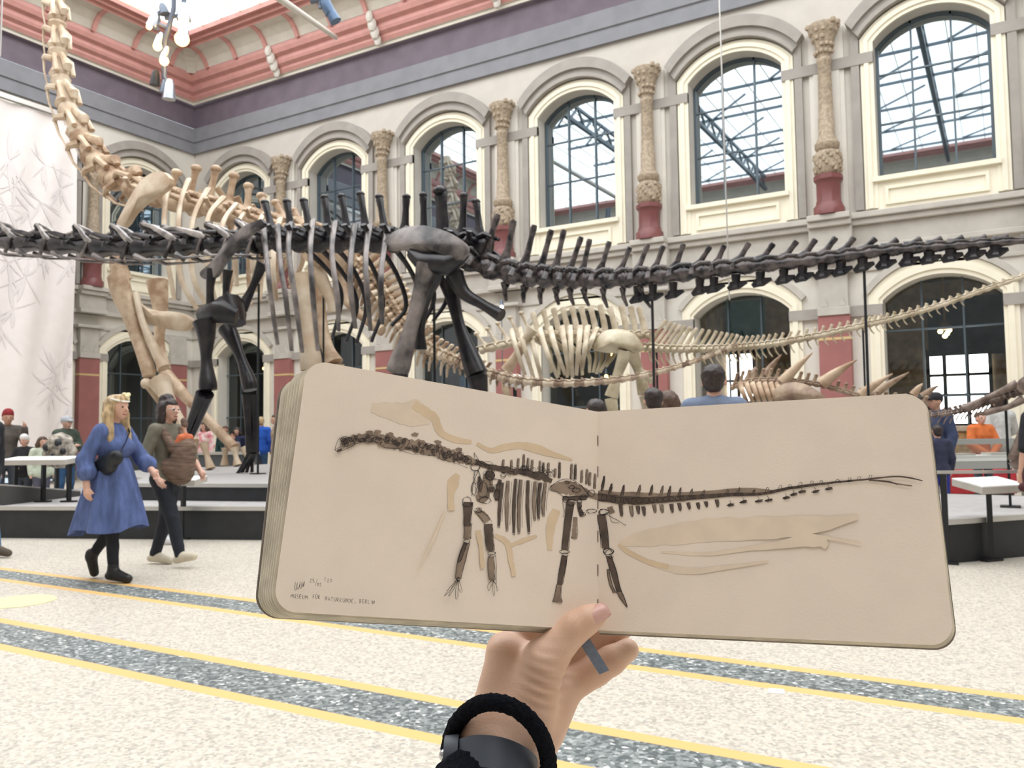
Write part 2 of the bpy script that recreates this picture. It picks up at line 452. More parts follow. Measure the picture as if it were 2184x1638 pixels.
def lower_window(num, T, cx, style):
    w = empty('window_%d' % num, T(cx, 0, 0), kind='structure')
    m = MB(); arch_band(m, T, cx, 0, LO_IN, LO_OUT, -0.02, 0.06); arch_band(m, T, cx, 0, (1.28, 4.32, .57), (1.40, 4.37, .67), 0.05, 0.10)
    m.build('arch_surround', M_cream, w, label='cream arch surround')
    m = MB(); arch_band(m, T, cx, None, (1.50, 4.44, 0.75), (1.60, 4.54, 0.80), 0, 0.12)
    m.build('hood_mould', M_taupe, w)
    m = MB(); panel(m, T, cx, *LO_IN, 0.0, -0.42); m.build('pane', M_glow, w)
    m = MB()
    for sx in (-0.42, 0.42):
        zt = [p for p in arc(cx, *LO_IN, 40) if abs(p[0] - cx - sx) < .06][0][1]
        tbox(m, T, cx + sx - .02, cx + sx + .02, -0.41, -0.36, 0, zt)
    for z in (2.05, 3.6): tbox(m, T, cx - 1.2, cx + 1.2, -0.41, -0.37, z - .02, z + .02)
    m.build('glazing_bars', M_iron, w)
    # the room that is seen through the arch
    m = MB()
    tbox(m, T, cx - 2.2, cx - 2.1, -6.0, -0.52, 0, 6.2); tbox(m, T, cx + 2.1, cx + 2.2, -6.0, -0.52, 0, 6.2)
    tbox(m, T, cx - 2.2, cx + 2.2, -6.1, -6.0, 0, 6.2); tbox(m, T, cx - 2.2, cx + 2.2, -6.0, -0.52, 6.2, 6.3)
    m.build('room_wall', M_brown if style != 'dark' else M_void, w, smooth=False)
    if style in ('bright', 'half'):
        # window and teal hanging on the room's far wall, where the sight lines meet it
        def rect(x0, y0, x1, y1, yy): p, q_ = on_y(x0, y0, yy), on_y(x1, y1, yy); return min(p.x, q_.x), max(p.x, q_.x), min(p.z, q_.z), max(p.z, q_.z)
        yy = YW + 5.9
        if style == 'bright': tr, wr, sx_, sz_ = rect(1976, 640, 2150, 752, yy), rect(1978, 750, 2118, 905, yy), (.27, .64), (.33, .60)
        else: tr, wr, sx_, sz_ = rect(1500, 622, 1632, 752, yy), rect(1540, 752, 1612, 905, yy), (.5,), (.4, .7)
        m = MB(); tbox(m, T, tr[0], tr[1], -5.99, -5.93, tr[2], tr[3]); m.build('room_hanging', M_teal, w, smooth=False)
        m = MB(); tbox(m, T, wr[0], wr[1], -5.985, -5.95, wr[2], wr[3]); m.build('room_window', M_day, w, smooth=False)
        m = MB()
        for t in (0, 1) + sx_: x_ = lerp(wr[0], wr[1], t); tbox(m, T, x_ - .05, x_ + .05, -5.96, -5.88, wr[2] - .05, wr[3] + .05)
        for t in (0, 1) + sz_: z_ = lerp(wr[3], wr[2], t); tbox(m, T, wr[0] - .05, wr[1] + .05, -5.96, -5.88, z_ - .04, z_ + .04)
        m.build('room_window_frame', M_wood, w, smooth=False)
    else:
        m = MB(); tbox(m, T, cx - 1.1, cx + .2, -1.6, -1.5, 0, 2.1); m.build('door_leaf', M_wood, w, smooth=False)
    return w

# wall_back = long wall with the arched windows; wall_left = end wall
wb = MB(); wp = MB()
bays = [(COLX[i] - BAY / 2) for i in range(0, 8)]      # centres between the columns
edges = sorted(COLX)
for i in range(len(edges) - 1):
    x0, x1 = edges[i], edges[i + 1]
    wall_bay(wb, TR, x0, x1, 5.0, Z_CORN, (x0 + x1) / 2, UP_IN[0], UP_IN[1], UP_IN[2], 7.1)
    wall_bay(wp, TR, x0, x1, 0.0, 5.0, (x0 + x1) / 2, LO_IN[0], LO_IN[1], LO_IN[2], 0.0)
wb.add([TR(XL, 0, 5.0), TR(edges[0], 0, 5.0), TR(edges[0], 0, Z_CORN), TR(XL, 0, Z_CORN)], [(0, 1, 2, 3)]) if edges[0] > XL + .01 else None
wp.add([TR(XL, 0, 0), TR(edges[0], 0, 0), TR(edges[0], 0, 5.0), TR(XL, 0, 5.0)], [(0, 1, 2, 3)]) if edges[0] > XL + .01 else None
o = wb.build('wall_back', M_wall, smooth=False, kind='structure')
wp.build('wall_storey', M_pale, o, smooth=False)
LBAY = 3.9
ledges = [YW - 0.35 - LBAY * i for i in range(0, 8)][::-1]
wl = MB()
for i in range(len(ledges) - 1):
    y0, y1 = ledges[i], ledges[i + 1]
    wall_bay(wl, TL, y0, y1, 5.0, Z_CORN, (y0 + y1) / 2, UP_IN[0], UP_IN[1], UP_IN[2], 7.1)
    wall_bay(wl, TL, y0, y1, 0.0, 5.0, (y0 + y1) / 2, LO_IN[0], LO_IN[1], LO_IN[2], 0.0)
wl.add([TL(ledges[-1], 0, 0), TL(YW, 0, 0), TL(YW, 0, Z_CORN), TL(ledges[-1], 0, Z_CORN)], [(0, 1, 2, 3)])
wl.build('wall_left', M_pale, smooth=False, kind='structure')
# the two walls behind the camera (seen only mirrored in the glass), their plaster darkened to lower the ambient light
m = MB(); m.box(((XL + XR) / 2, YF - .2, 6.6), (XR - XL + 1, .4, 13.2)); M_walld = mat('plaster_darkened', (0.30, 0.28, 0.26), 0.8, 0.1, 2.0)
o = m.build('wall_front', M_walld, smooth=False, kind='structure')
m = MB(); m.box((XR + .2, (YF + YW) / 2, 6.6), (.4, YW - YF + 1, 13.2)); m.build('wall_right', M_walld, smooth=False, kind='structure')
wn = 1
UPW = {}
for i, x in enumerate(sorted([(a + c) / 2 for a, c in zip(edges[:-1], edges[1:])])):
    if x < 4: upper_window(wn, TR, x); wn += 1
for x in sorted([(a + c) / 2 for a, c in zip(edges[:-1], edges[1:])]):
    if x < 4:
        lower_window(wn, TR, x, 'bright' if x > -3 else 'half' if x > -7 else 'dark'); wn += 1
for y in [(a + c) / 2 for a, c in zip(ledges[:-1], ledges[1:])][-3:]:
    upper_window(wn, TL, y); wn += 1
for y in [(a + c) / 2 for a, c in zip(ledges[:-1], ledges[1:])][-3:]:
    lower_window(wn, TL, y, 'dark'); wn += 1
# dark gallery behind the upper windows
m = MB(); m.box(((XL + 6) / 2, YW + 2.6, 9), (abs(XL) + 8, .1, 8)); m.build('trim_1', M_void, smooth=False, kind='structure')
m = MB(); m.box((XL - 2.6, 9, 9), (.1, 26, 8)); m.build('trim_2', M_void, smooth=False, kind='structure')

# string course between the storeys, springing bands, lower pilasters
def course(T, s0, s1, cols, name):
    m = MB()
    for z0, z1, o in ((6.22, 6.36, .30), (6.08, 6.22, .22), (5.62, 6.08, .10), (5.48, 5.62, .18), (5.0, 5.1, .06)):
        tbox(m, T, s0, s1, 0, o, z0, z1)
        for c in cols: tbox(m, T, c - .48, c + .48, 0, o + .28, z0, z1)
    return m.build(name, M_taupe, smooth=False, kind='structure', bevel=0.02)
cl = [c for c in COLX if c > XL + 1]
course(TR, XL, 8, cl, 'trim_3')
lcols = [e for e in ledges if e < YW - 1]
course(TL, -5, YW, lcols, 'trim_4')
def springing(T, s0, s1, centres, name):
    m = MB()
    pts = sorted(centres)
    for z0, z1, a in ((9.92, 10.18, 1.20), (3.95, 4.2, 1.20)):
        prev = s0
        for c in pts:
            tbox(m, T, prev, c - a, 0, 0.115, z0, z1); prev = c + a
        tbox(m, T, prev, s1, 0, 0.115, z0, z1)
    return m.build(name, M_hood, smooth=False, kind='structure')
springing(TR, XL, 8, [(a + c) / 2 for a, c in zip(edges[:-1], edges[1:])], 'trim_5')
springing(TL, -3, YW, [(a + c) / 2 for a, c in zip(ledges[:-1], ledges[1:])], 'trim_6')
# ---- cornice, coved ceiling, glass ceiling
def cz(p, zplane): return H + (zplane - H) * (YW - p) / YW
PROF = [  # (name, material, [(projection, height measured on the wall plane)...])
    ('frieze_band', M_bandg, [(.0, 12.1), (.12, 12.15), (.12, 12.55), (.17, 12.6), (.17, 13.12)]),
    ('frieze', M_band, [(.10, 13.12), (.10, 14.02)]),
    ('fillet', M_beige, [(.14, 14.02), (.30, 14.05), (.30, 14.16), (.36, 14.2)]),
    ('cornice', M_salmon, [(.36, 14.2), (.44, 14.36), (.44, 14.44), (.58, 14.6), (.62, 14.72), (.62, 14.86), (.78, 15.02), (.84, 15.2), (.84, 15.36)]),
    ('cove', M_beige, [(.86, 15.36), (.98, 15.7), (1.22, 16.1), (1.55, 16.4)]),
    ('ceiling_moulding', M_salmon, [(1.55, 16.38), (1.60, 16.55), (1.75, 16.62), (1.78, 16.8), (1.98, 16.9), (2.02, 17.1)]),
]
ceil = empty('ceiling', ((XL + XR) / 2, (YW + YF) / 2, 15.5), kind='structure')
for nm, mt_, pr in PROF:
    m = MB(); rings = []
    for p, zp in pr:
        z = cz(p, zp)
        rings.append([(XR - p, YF + p, z), (XR - p, YW - p, z), (XL + p, YW - p, z), (XL + p, YF + p, z)])
    m.loft(rings, cap=False)
    m.build(nm, mt_, ceil, smooth=False)
ZG = cz(2.02, 17.1)
def on_cove(t):
    pr = PROF[4][2]; u = t * (len(pr) - 1); i = min(int(u), len(pr) - 2); f = u - i
    return lerp(pr[i][0], pr[i + 1][0], f), lerp(pr[i][1], pr[i + 1][1], f)
m = MB()
for k in range(0, 26):
    for T, s in ((TR, XL + 1.75 + 1.5 * k), (TL, YW - 1.75 - 1.5 * k)):
        if (T is TR and s > 11) or (T is TL and s < -4): continue
        if k == 0:
            pass
        ring = []
        for q in range(6):
            p, zp = on_cove(q / 5); z = cz(p, zp)
            ring.append([T(s - .07, p - .02, z), T(s + .07, p - .02, z), T(s + .07, p + .07, z - .05), T(s - .07, p + .07, z - .05)])
        m.loft(ring)
m.build('cove_rib', M_salmon, ceil, smooth=False)
m = MB()                                   # carved brackets on the cornice above each column
for c in cl:
    for dz, r in ((14.3, .16), (14.6, .2), (14.9, .2), (15.2, .16)):
        p = .5 + (dz - 14.3) * .45; m.ball(TR(c, p, cz(p, dz)), r, 8, 6, (.8, .7, 1.2))
m.build('cornice_bracket', M_pale, ceil)
m = MB()
p, zp = on_cove(0.5)
ring = []
for q in range(6):
    p, zp = on_cove(q / 5); z = cz(p, zp)
    c = Vector((XL + p, YW - p, z)); d = Vector((1, 1, 0)).normalized() * .22; n = Vector((1, -1, -.6)).normalized() * .12
    ring.append([c - d - n * .3, c + d - n * .3, c + d + n, c - d + n])
m.loft(ring); m.build('cove_rib', M_beige, ceil, smooth=False)
# milky glass ceiling: panes lit by the sky above, thin bars between them
M_lay = glow('milk_glass_in_daylight', (0.97, 0.985, 1.0), SKY_STRENGTH)
m = MB(); g = 2.0
m.add([(XL + g, YF + g, ZG), (XR - g, YF + g, ZG), (XR - g, YW - g, ZG), (XL + g, YW - g, ZG)], [(0, 3, 2, 1)])
m.build('milk_glass', M_lay, ceil, smooth=False, fix=False)
m = MB()
for k in range(0, 38):
    x = XL + g + .92 * k
    if x < XR - g: m.bar((x, YF + g, ZG - .02), (x, YW - g, ZG - .02), .035, .03)
m.build('ceiling_bar', mat('brass_bar', (.75, .62, .38), .5), ceil, smooth=False)
# iron roof trusses over the middle of the hall
m = MB()
for x in (-15.5, -11.0, -6.5, -2.0, 2.5, 7.0):
    m.bar((x, YF + 2.2, ZG - .9), (x, YW - 6.4, ZG - .9), .16, .16); m.bar((x, YF + 2.2, ZG - .2), (x, YW - 6.4, ZG - .2), .12, .12)
    for j in range(12):
        y = YF + 2.4 + j * 1.5
        if y + 1.5 < YW - 6.4:
            m.bar((x, y, ZG - .9), (x, y + .75, ZG - .2), .09); m.bar((x, y + .75, ZG - .2), (x, y + 1.5, ZG - .9), .09)
for y in (-3.0, 0.0, 3.0, 6.0, 9.0, 12.0):
    m.bar((XL + 8, y, ZG - .15), (XR - 2.2, y, ZG - .15), .10, .10)
    for k in range(9):
        x = XL + 9 + k * 3.2
        if x < XR - 4: m.bar((x, y, ZG - .1), (x + 2.2, y + 3.0, ZG - .5), .07)
m.build('truss', M_iron, ceil, smooth=False)

# things stuck on the floor
c = on_z(38, 1283, 0); m = MB(); m.lathe((c.x, c.y, .001), [(.28, 0), (.28, .003), (.01, .0031)], 28)
tag(m.build('floor_sticker', mat('pale_yellow_vinyl', (.86, .80, .42), .4), smooth=False), 'round pale yellow sticker on the terrazzo floor at the left picture edge', 'sticker')
c = on_z(1656, 1475, 0); m = MB(); m.box((c.x, c.y, .002), (.075, .075, .004), rz=.2)
tag(m.build('floor_patch', mat('white_vinyl', (.9, .9, .88), .4), smooth=False), 'small white square patch on the terrazzo floor below the right page', 'sticker')

# columns of the upper storey
ORD = ['first', 'second', 'third', 'fourth', 'fifth', 'sixth', 'seventh']
def make_column(T, s, label, group):
    c = empty('column', T(s, .28, 6.36), label, 'column', group)
    def at_(m, prof, n=16, a0=0.0):
        x, y, z = T(s, .30, 0); m.lathe((x, y, 0), prof, n, a0)
    m = MB(); at_(m, [(.36, 6.36), (.36, 6.55), (.30, 6.62), (.30, 6.66), (.28, 6.72), (.28, 7.12), (.30, 7.16), (.34, 7.2), (.34, 7.30), (.28, 7.33)], 8, math.pi / 8); m.build('pedestal', M_red, c, label='dark red octagonal pedestal')
    m = MB(); at_(m, [(.24, 7.33), (.28, 7.38), (.30, 7.5), (.31, 7.7), (.28, 7.85), (.22, 7.92)], 14)
    for k in range(36):
        a = k * 2.4; z = 7.42 + (k % 6) * .08; x, y, _ = T(s, .30, 0); m.ball((x + .29 * math.cos(a), y + .29 * math.sin(a), z), .06, 6, 4)
    m.build('carved_drum', M_buff, c)
    m = MB(); at_(m, [(.22, 7.92), (.28, 7.98), (.29, 8.08), (.25, 8.12), (.235, 8.16), (.19, 8.24), (.185, 8.7), (.17, 8.75), (.165, 9.0), (.15, 10.05), (.17, 10.08), (.17, 10.14), (.15, 10.17)]); m.build('shaft', M_buff, c)
    m = MB(); at_(m, [(.15, 10.17), (.17, 10.3), (.20, 10.5), (.30, 10.78), (.34, 10.84), (.34, 10.98)], 14)
    for k in range(40):
        a = k * 2.399; q = (k % 5) / 4; x, y, _ = T(s, .30, 0); r = .19 + .15 * q ** 2
        m.ball((x + r * math.cos(a), y + r * math.sin(a), 10.3 + q * .68), .055 + .02 * q, 6, 4)
    m.build('capital', M_buff, c, label='carved leafy capital')
    m = MB(); tbox(m, T, s - .40, s + .40, 0, .06, 6.36, 11.0); tbox(m, T, s - .30, s + .30, 0.05, .10, 6.36, 11.0); m.build('backing_pilaster', M_pale, c, smooth=False)
    return c
g_ = 'carved columns between the upper windows'
lastc = sorted(cl)
for i, x in enumerate(lastc):
    if x < 2: make_column(TR, x, 'carved buff column on dark red pedestal, %s from the hall corner' % ORD[i], g_)
make_column(TL, lcols[-1], 'carved buff column on the end wall beside the pale banner', g_)
# lower pilasters, red below and grey above
def make_pilaster(T, s, label, group):
    c = empty('pilaster', T(s, .1, 0), label, 'pilaster', group)
    m = MB(); tbox(m, T, s - .33, s + .33, .01, .22, 4.2, 5.0); tbox(m, T, s - .36, s + .36, .01, .28, 4.0, 4.2)
    for q in (-.2, .2):
        m.prism([T(s + q - .09, .22, 4.2), T(s + q + .09, .22, 4.2), T(s + q, .22, 4.42)], Vector(T(0, .05, 0)) - Vector(T(0, 0, 0)))
    m.build('upper_shaft', M_taupe, c, smooth=False, bevel=.015)
    m = MB(); tbox(m, T, s - .36, s + .36, .01, .24, 0.3, 4.0); m.build('painted_shaft', M_red2, c, smooth=False, bevel=.015, label='dull red painted lower shaft')
    m = MB(); tbox(m, T, s - .365, s + .365, .01, .245, 3.42, 3.48); m.build('ochre_line', M_gold, c, smooth=False)
    m = MB(); tbox(m, T, s - .42, s + .42, .01, .32, 0, .3); m.build('base', M_hood, c, smooth=False)
M_red2 = mat('dull_red_paint', (0.33, 0.13, 0.12), 0.6, 0.08, 2.0)
for i, x in enumerate(lastc):
    if x < 2: make_pilaster(TR, x, 'dull red and grey pilaster, %s from the corner below the window columns' % ORD[i], 'red pilasters of the lower storey')
make_pilaster(TL, lcols[-1], 'dull red and grey pilaster on the end wall right beside the pale banner', 'red pilasters of the lower storey')
make_pilaster(TL, YW - .78, 'dull red and grey pilaster on the end wall, next to the corner', 'red pilasters of the lower storey')
# ================================================================== THE SKETCHBOOK AND THE HAND THAT HOLDS IT
M_paper = mat('cream_paper', (0.86, 0.745, 0.62), 0.85, 0.02, 30.0, 0.04, 700)
M_paper2 = mat('page_edges', (0.74, 0.68, 0.55), 0.9, 0.12, 60.0)
M_cover = mat('worn_cover_board', (0.27, 0.23, 0.19), 0.8, 0.2, 80.0)
M_ink = mat('black_ink', (0.012, 0.011, 0.013), 0.7)
M_w1 = mat('dark_brown_wash', (0.10, 0.070, 0.052), 0.85, 0.25, 90.0)
M_w2 = mat('grey_brown_wash', (0.27, 0.20, 0.145), 0.85, 0.2, 90.0)
M_w3 = mat('pale_coffee_stain', (0.74, 0.575, 0.385), 0.85, 0.05, 60.0)
M_w4 = mat('faint_coffee_stain', (0.80, 0.665, 0.51), 0.85, 0.04, 60.0)
BK = empty('sketchbook', at(1275, 1352, .602), 'open landscape sketchbook with an ink and wash drawing of a dinosaur skeleton', 'sketchbook')
ST, SB = at(1275, 878, .665), at(1275, 1344, .602)
TLc, BLc = at(656, 766, .570), at(582, 1303, .512)
TRc, BRc = at(1972, 837, .574), at(2037, 1378, .515)
def toward(n, p): return n if n.dot(Vector(CAM) - p) > 0 else -n
NL = toward((TLc - ST).cross(SB - ST).normalized(), ST)
NR = toward((TRc - ST).cross(SB - ST).normalized(), ST)
def on_page(px, py, right, lift):
    n = NR if right else NL; d = Vector(ray(px, py)); t = (ST - Vector(CAM)).dot(n) / d.dot(n)
    return Vector(CAM) + d * t + n * lift
def sheet(mb, inT, outT, outB, inB, n, thick, r):
    """a leaf with two rounded outer corners"""
    u = (inT - outT).normalized(); v = (outB - outT).normalized(); pts = []
    for k in range(9):
        a = math.pi / 2 * k / 8; pts.append(outT + u * (r - r * math.sin(a)) + v * (r - r * math.cos(a)))
    u2 = (inB - outB).normalized(); v2 = (outT - outB).normalized()
    lo = []
    for k in range(9):
        a = math.pi / 2 * k / 8; lo.append(outB + u2 * (r - r * math.sin(a)) + v2 * (r - r * math.cos(a)))
    poly = [inT] + pts + lo[::-1] + [inB]
    mb.prism([p - n * thick for p in poly], n * thick)
m = MB(); sheet(m, ST, TLc, BLc, SB, NL, .0012, .014); PL = m.build('left_page', M_paper, BK, smooth=False)
m = MB(); sheet(m, ST, TRc, BRc, SB, NR, .0012, .014); PR = m.build('right_page', M_paper, BK, smooth=False)
for k in range(1, 9):                       # the leaves below, fanned out to the left
    t = k / 8; m = MB()
    oT = at(lerp(652, 603, t) - (6 if k > 6 else 0), lerp(769, 792 if k < 6 else 806, t), .572 + .0022 * k)
    oB = at(lerp(578, 541, t), lerp(1308, 1316, t), .515 + .0022 * k)
    iT = ST.lerp(oT, .03) - NL * (.0016 * k); iB = SB.lerp(oB, .03) - NL * (.0016 * k) + (SB - ST).normalized() * .0003 * k
    n = toward((oT - iT).cross(iB - iT).normalized(), iT)
    sheet(m, iT, oT, oB, iB, n, .0011 if k < 8 else .0025, .015)
    m.build('leaf' if k < 8 else 'cover', M_paper2 if k < 8 else M_cover, BK, smooth=False)
for k, (th, mt_) in enumerate(((.0012, M_paper2), (.0012, M_paper2), (.0022, M_cover))):
    off = NR * (.0013 * (k + 1)); e = (TRc - ST).normalized() * (.0006 * (k + 1)); dn = (SB - ST).normalized() * (.0008 * (k + 1)); m = MB()
    sheet(m, ST - off, TRc - off + e, BRc - off + e + dn, SB - off + dn, NR, th, .014)
    m.build('leaf' if k < 2 else 'cover', mt_, BK, smooth=False)
m = MB()                                    # stitching along the fold
for k in range(6):
    p = ST.lerp(SB, .12 + .15 * k); q = ST.lerp(SB, .17 + .15 * k); nn = (NL + NR).normalized()
    m.bar(p + nn * .0004, q + nn * .0004, .0006, .0003)
m.build('stitching', mat('brown_thread', (.18, .11, .08), .8), BK, smooth=False)

rnd = random.Random(3)
class Page:
    """marks made on one page, given in picture coordinates of the drawing"""
    def __init__(s, right, ox, oy, sc): s.right, s.ox, s.oy, s.sc = right, ox, oy, sc; s.layers = {}
    def mb(s, key): return s.layers.setdefault(key, MB())
    def P(s, x, y, lift): return on_page(s.ox + x / s.sc, s.oy + y / s.sc, s.right, lift)
    def ribbon(s, key, pts, lift, jit=0.0):
        """pts: (x, y, width)"""
        lo, hi = [], []
        for i, (x, y, w) in enumerate(pts):
            a = pts[max(i - 1, 0)]; b = pts[min(i + 1, len(pts) - 1)]
            dx, dy = b[0] - a[0], b[1] - a[1]; l = math.hypot(dx, dy) or 1
            nx, ny = -dy / l, dx / l; w1 = w / 2 * (1 + rnd.uniform(-jit, jit)); w2 = w / 2 * (1 + rnd.uniform(-jit, jit))
            lo.append(s.P(x + nx * w1, y + ny * w1, lift)); hi.append(s.P(x - nx * w2, y - ny * w2, lift))
        m = s.mb(key)
        for i in range(len(pts) - 1): m.add([lo[i], lo[i + 1], hi[i + 1], hi[i]], [(0, 1, 2, 3)])
    def wash(s, key, pts, lift, jit=.18, seg=5):
        n = (len(pts) - 1) * seg + 1; q = [tuple(p) for p in spline(pts, n)]
        q = [(x, y, max(w, 1)) for x, y, w in q]; s.ribbon(key, q, lift, jit)
    def ink(s, pts, w=2.6, seg=3, wob=1.2, key='ink_drawing'):
        if len(pts) > 2: pts = [tuple(p) for p in spline(pts, (len(pts) - 1) * seg + 1)]
        s.ribbon(key, [(x + rnd.uniform(-wob, wob), y + rnd.uniform(-wob, wob), w * rnd.uniform(.7, 1.3)) for x, y in pts], .00058)
    def loops(s, cx, cy, rx, ry, n=1, w=2.4):
        for _ in range(n):
            a0 = rnd.uniform(0, 6.28); k = rnd.randint(5, 8)
            s.ink([(cx + rx * rnd.uniform(.6, 1.1) * math.cos(a0 + 5.6 * i / k), cy + ry * rnd.uniform(.6, 1.1) * math.sin(a0 + 5.6 * i / k)) for i in range(k + 1)], w)
    def blob(s, key, cx, cy, rx, ry, lift, rot=0.0):
        k = 11; c = s.P(cx, cy, lift); ring = []
        for i in range(k):
            a = 2 * math.pi * i / k; r = rnd.uniform(.72, 1.12); x, y = rx * r * math.cos(a), ry * r * math.sin(a)
            ring.append(s.P(cx + x * math.cos(rot) - y * math.sin(rot), cy + x * math.sin(rot) + y * math.cos(rot), lift))
        s.mb(key).add([c] + ring, [(0, i + 1, (i + 1) % k + 1) for i in range(k)])
    def finish(s, parent, mats):
        for key, m in s.layers.items():
            k2 = key.split('#')[0]; m.build(k2, mats[k2], parent, smooth=False, fix=False)
LIFT = {'coffee_stain': .00018, 'faint_stain': .00012, 'grey_wash': .00030, 'dark_wash': .00044}
DM = {'coffee_stain': M_w3, 'faint_stain': M_w4, 'grey_wash': M_w2, 'dark_wash': M_w1, 'ink_drawing': M_ink, 'handwriting': M_ink}
A = Page(False, 600, 850, 3.12)
NS = [0]
def W(pg, key, *pts, jit=.18):
    NS[0] += 1; pg.wash(key + ('#%d' % NS[0] if 'stain' in key else ''), pts, LIFT[key] + .000006 * (NS[0] % 5), jit)
# stains
W(A, 'coffee_stain', (880, 40, 60), (960, 90, 60), (1020, 130, 55), (1045, 200, 50), (1080, 240, 44), (1160, 275, 40), (1265, 290, 24), jit=.1)
W(A, 'faint_stain', (600, 60, 60), (760, 90, 130), (900, 100, 170), (1000, 130, 90), jit=.12)
W(A, 'coffee_stain', (1300, 300, 22), (1390, 345, 30), (1470, 328, 46), (1580, 312, 44), (1700, 335, 60), (1800, 370, 40), (1935, 408, 14), jit=.1)
W(A, 'coffee_stain', (1175, 505, 30), (1145, 560, 76), (1128, 640, 44), (1130, 745, 44), jit=.1)
W(A, 'coffee_stain', (1310, 880, 34), (1330, 1000, 30), (1340, 1130, 24)); W(A, 'coffee_stain', (1420, 910, 26), (1500, 960, 40), (1525, 1060, 34), (1548, 1180, 30))
W(A, 'coffee_stain', (1530, 975, 26), (1640, 935, 30), (1700, 915, 16)); W(A, 'coffee_stain', (1830, 740, 60), (1790, 860, 60), (1785, 1010, 30))
W(A, 'faint_stain', (1090, 750, 12), (1000, 960, 16), (910, 1140, 8))
# neck and head
NK = [(400, 300, 46), (440, 288, 60), (520, 268, 60), (620, 268, 70), (720, 288, 80), (820, 305, 78), (920, 325, 84), (1010, 345, 82), (1090, 370, 78), (1170, 390, 66), (1240, 412, 54), (1310, 432, 40)]
W(A, 'grey_wash', *NK, jit=.3)
for k in range(46):
    x, y, w = spline(NK, 200)[4 + k * 4]
    A.blob('dark_wash' if k % 3 else 'grey_wash', x + rnd.uniform(-10, 10), y + rnd.uniform(-.35, .35) * w, rnd.uniform(12, 24), rnd.uniform(9, 18), LIFT['dark_wash'] + rnd.uniform(0, .00008) if k % 3 else LIFT['grey_wash'], rnd.uniform(0, 3))
    A.loops(x, y + rnd.uniform(-.3, .3) * w, rnd.uniform(16, 34), rnd.uniform(12, 26), 1)
for x, y in ((585, 225), (640, 222), (720, 240), (890, 240), (1040, 290), (1180, 340)): A.blob('grey_wash', x, y, 26, 14, LIFT['grey_wash'])
A.ink([(355, 345), (362, 312), (385, 266), (430, 255), (470, 275), (483, 308), (440, 332), (398, 350), (380, 360), (355, 345)], 3)
A.ink([(356, 340), (390, 325), (430, 320), (480, 300)], 3); A.blob('dark_wash', 385, 345, 24, 11, LIFT['dark_wash'], -.3); A.loops(410, 275, 22, 12, 2)
A.ink([(670, 318), (700, 330), (790, 335)], 2.4); A.ink([(780, 345), (870, 370), (960, 378), (1020, 380)], 2.4); A.ink([(1040, 400), (1150, 430), (1240, 465)], 2.4)
# shoulder, back and spines
W(A, 'dark_wash', (1290, 425, 34), (1400, 455, 36), (1500, 478, 44), (1600, 490, 40), (1700, 510, 46), (1800, 548, 34), jit=.35)
A.ink([(1282, 362), (1330, 432), (1405, 445), (1380, 420), (1330, 435), (1300, 500), (1278, 560), (1265, 650)]); A.ink([(1282, 362), (1290, 410), (1330, 432)])
W(A, 'grey_wash', (1395, 470, 50), (1372, 560, 78), (1335, 650, 86), (1325, 690, 40)); W(A, 'dark_wash', (1455, 540, 24), (1435, 620, 34), (1432, 680, 26)); A.blob('dark_wash', 1385, 510, 34, 32, LIFT['dark_wash']); A.blob('dark_wash', 1395, 605, 24, 22, LIFT['dark_wash']); A.blob('dark_wash', 1320, 570, 20, 60, LIFT['dark_wash'])
for x, y, rx, ry in ((1385, 510, 38, 36), (1420, 560, 40, 26), (1340, 610, 45, 70), (1290, 455, 34, 30), (1350, 680, 44, 26), (1430, 640, 22, 40), (1300, 520, 24, 50), (1280, 600, 18, 50)): A.loops(x, y, rx, ry, 2)
for x, t, bq in ((1475, 410, 470), (1530, 412, 475), (1575, 402, 475), (1612, 376, 470), (1640, 400, 480), (1668, 412, 485), (1720, 420, 500), (1742, 430, 500), (1775, 432, 510), (1820, 470, 525), (1850, 428, 530), (1930, 440, 535), (1955, 442, 540), (1998, 480, 560), (2032, 475, 570), (2052, 495, 580), (2085, 505, 600)):
    k = 'dark_wash' if x in (1850, 1955, 1742) else 'grey_wash'
    W(A, k, (x, t, 12), (x - 2, (t + bq) / 2, 15), (x - 4, bq, 15)); A.ink([(x - 8, bq), (x - 6, t + 4), (x, t - 3), (x + 7, t + 5), (x + 5, bq)], 2.2)
for k in range(26): A.loops(rnd.uniform(1320, 1790), rnd.uniform(455, 525), rnd.uniform(12, 28), rnd.uniform(9, 22), 1)
for k, (x0, y0, x1, y1) in enumerate(((1470, 560, 1446, 850), (1508, 548, 1500, 872), (1560, 535, 1545, 895), (1592, 540, 1580, 890), (1640, 545, 1646, 890), (1690, 552, 1684, 805), (1722, 560, 1710, 800), (1757, 560, 1742, 778))):
    xm = (x0 + x1) / 2 - 6; ym = (y0 + y1) / 2
    W(A, 'dark_wash' if k % 2 == 0 else 'grey_wash', (x0, y0, 16), (xm, ym, 20), (x1, y1, 12))
    A.ink([(x0 - 12, y0), (xm - 13, ym), (x1 - 7, y1), (x1, y1 + 8)], 2.4); A.ink([(x0 + 11, y0), (xm + 12, ym), (x1 + 7, y1), (x1, y1 + 8)], 2.4); A.ink([(x0 + 24, y0 + 8), (xm + 22, ym), (x1 + 20, y1 - 30)], 2)
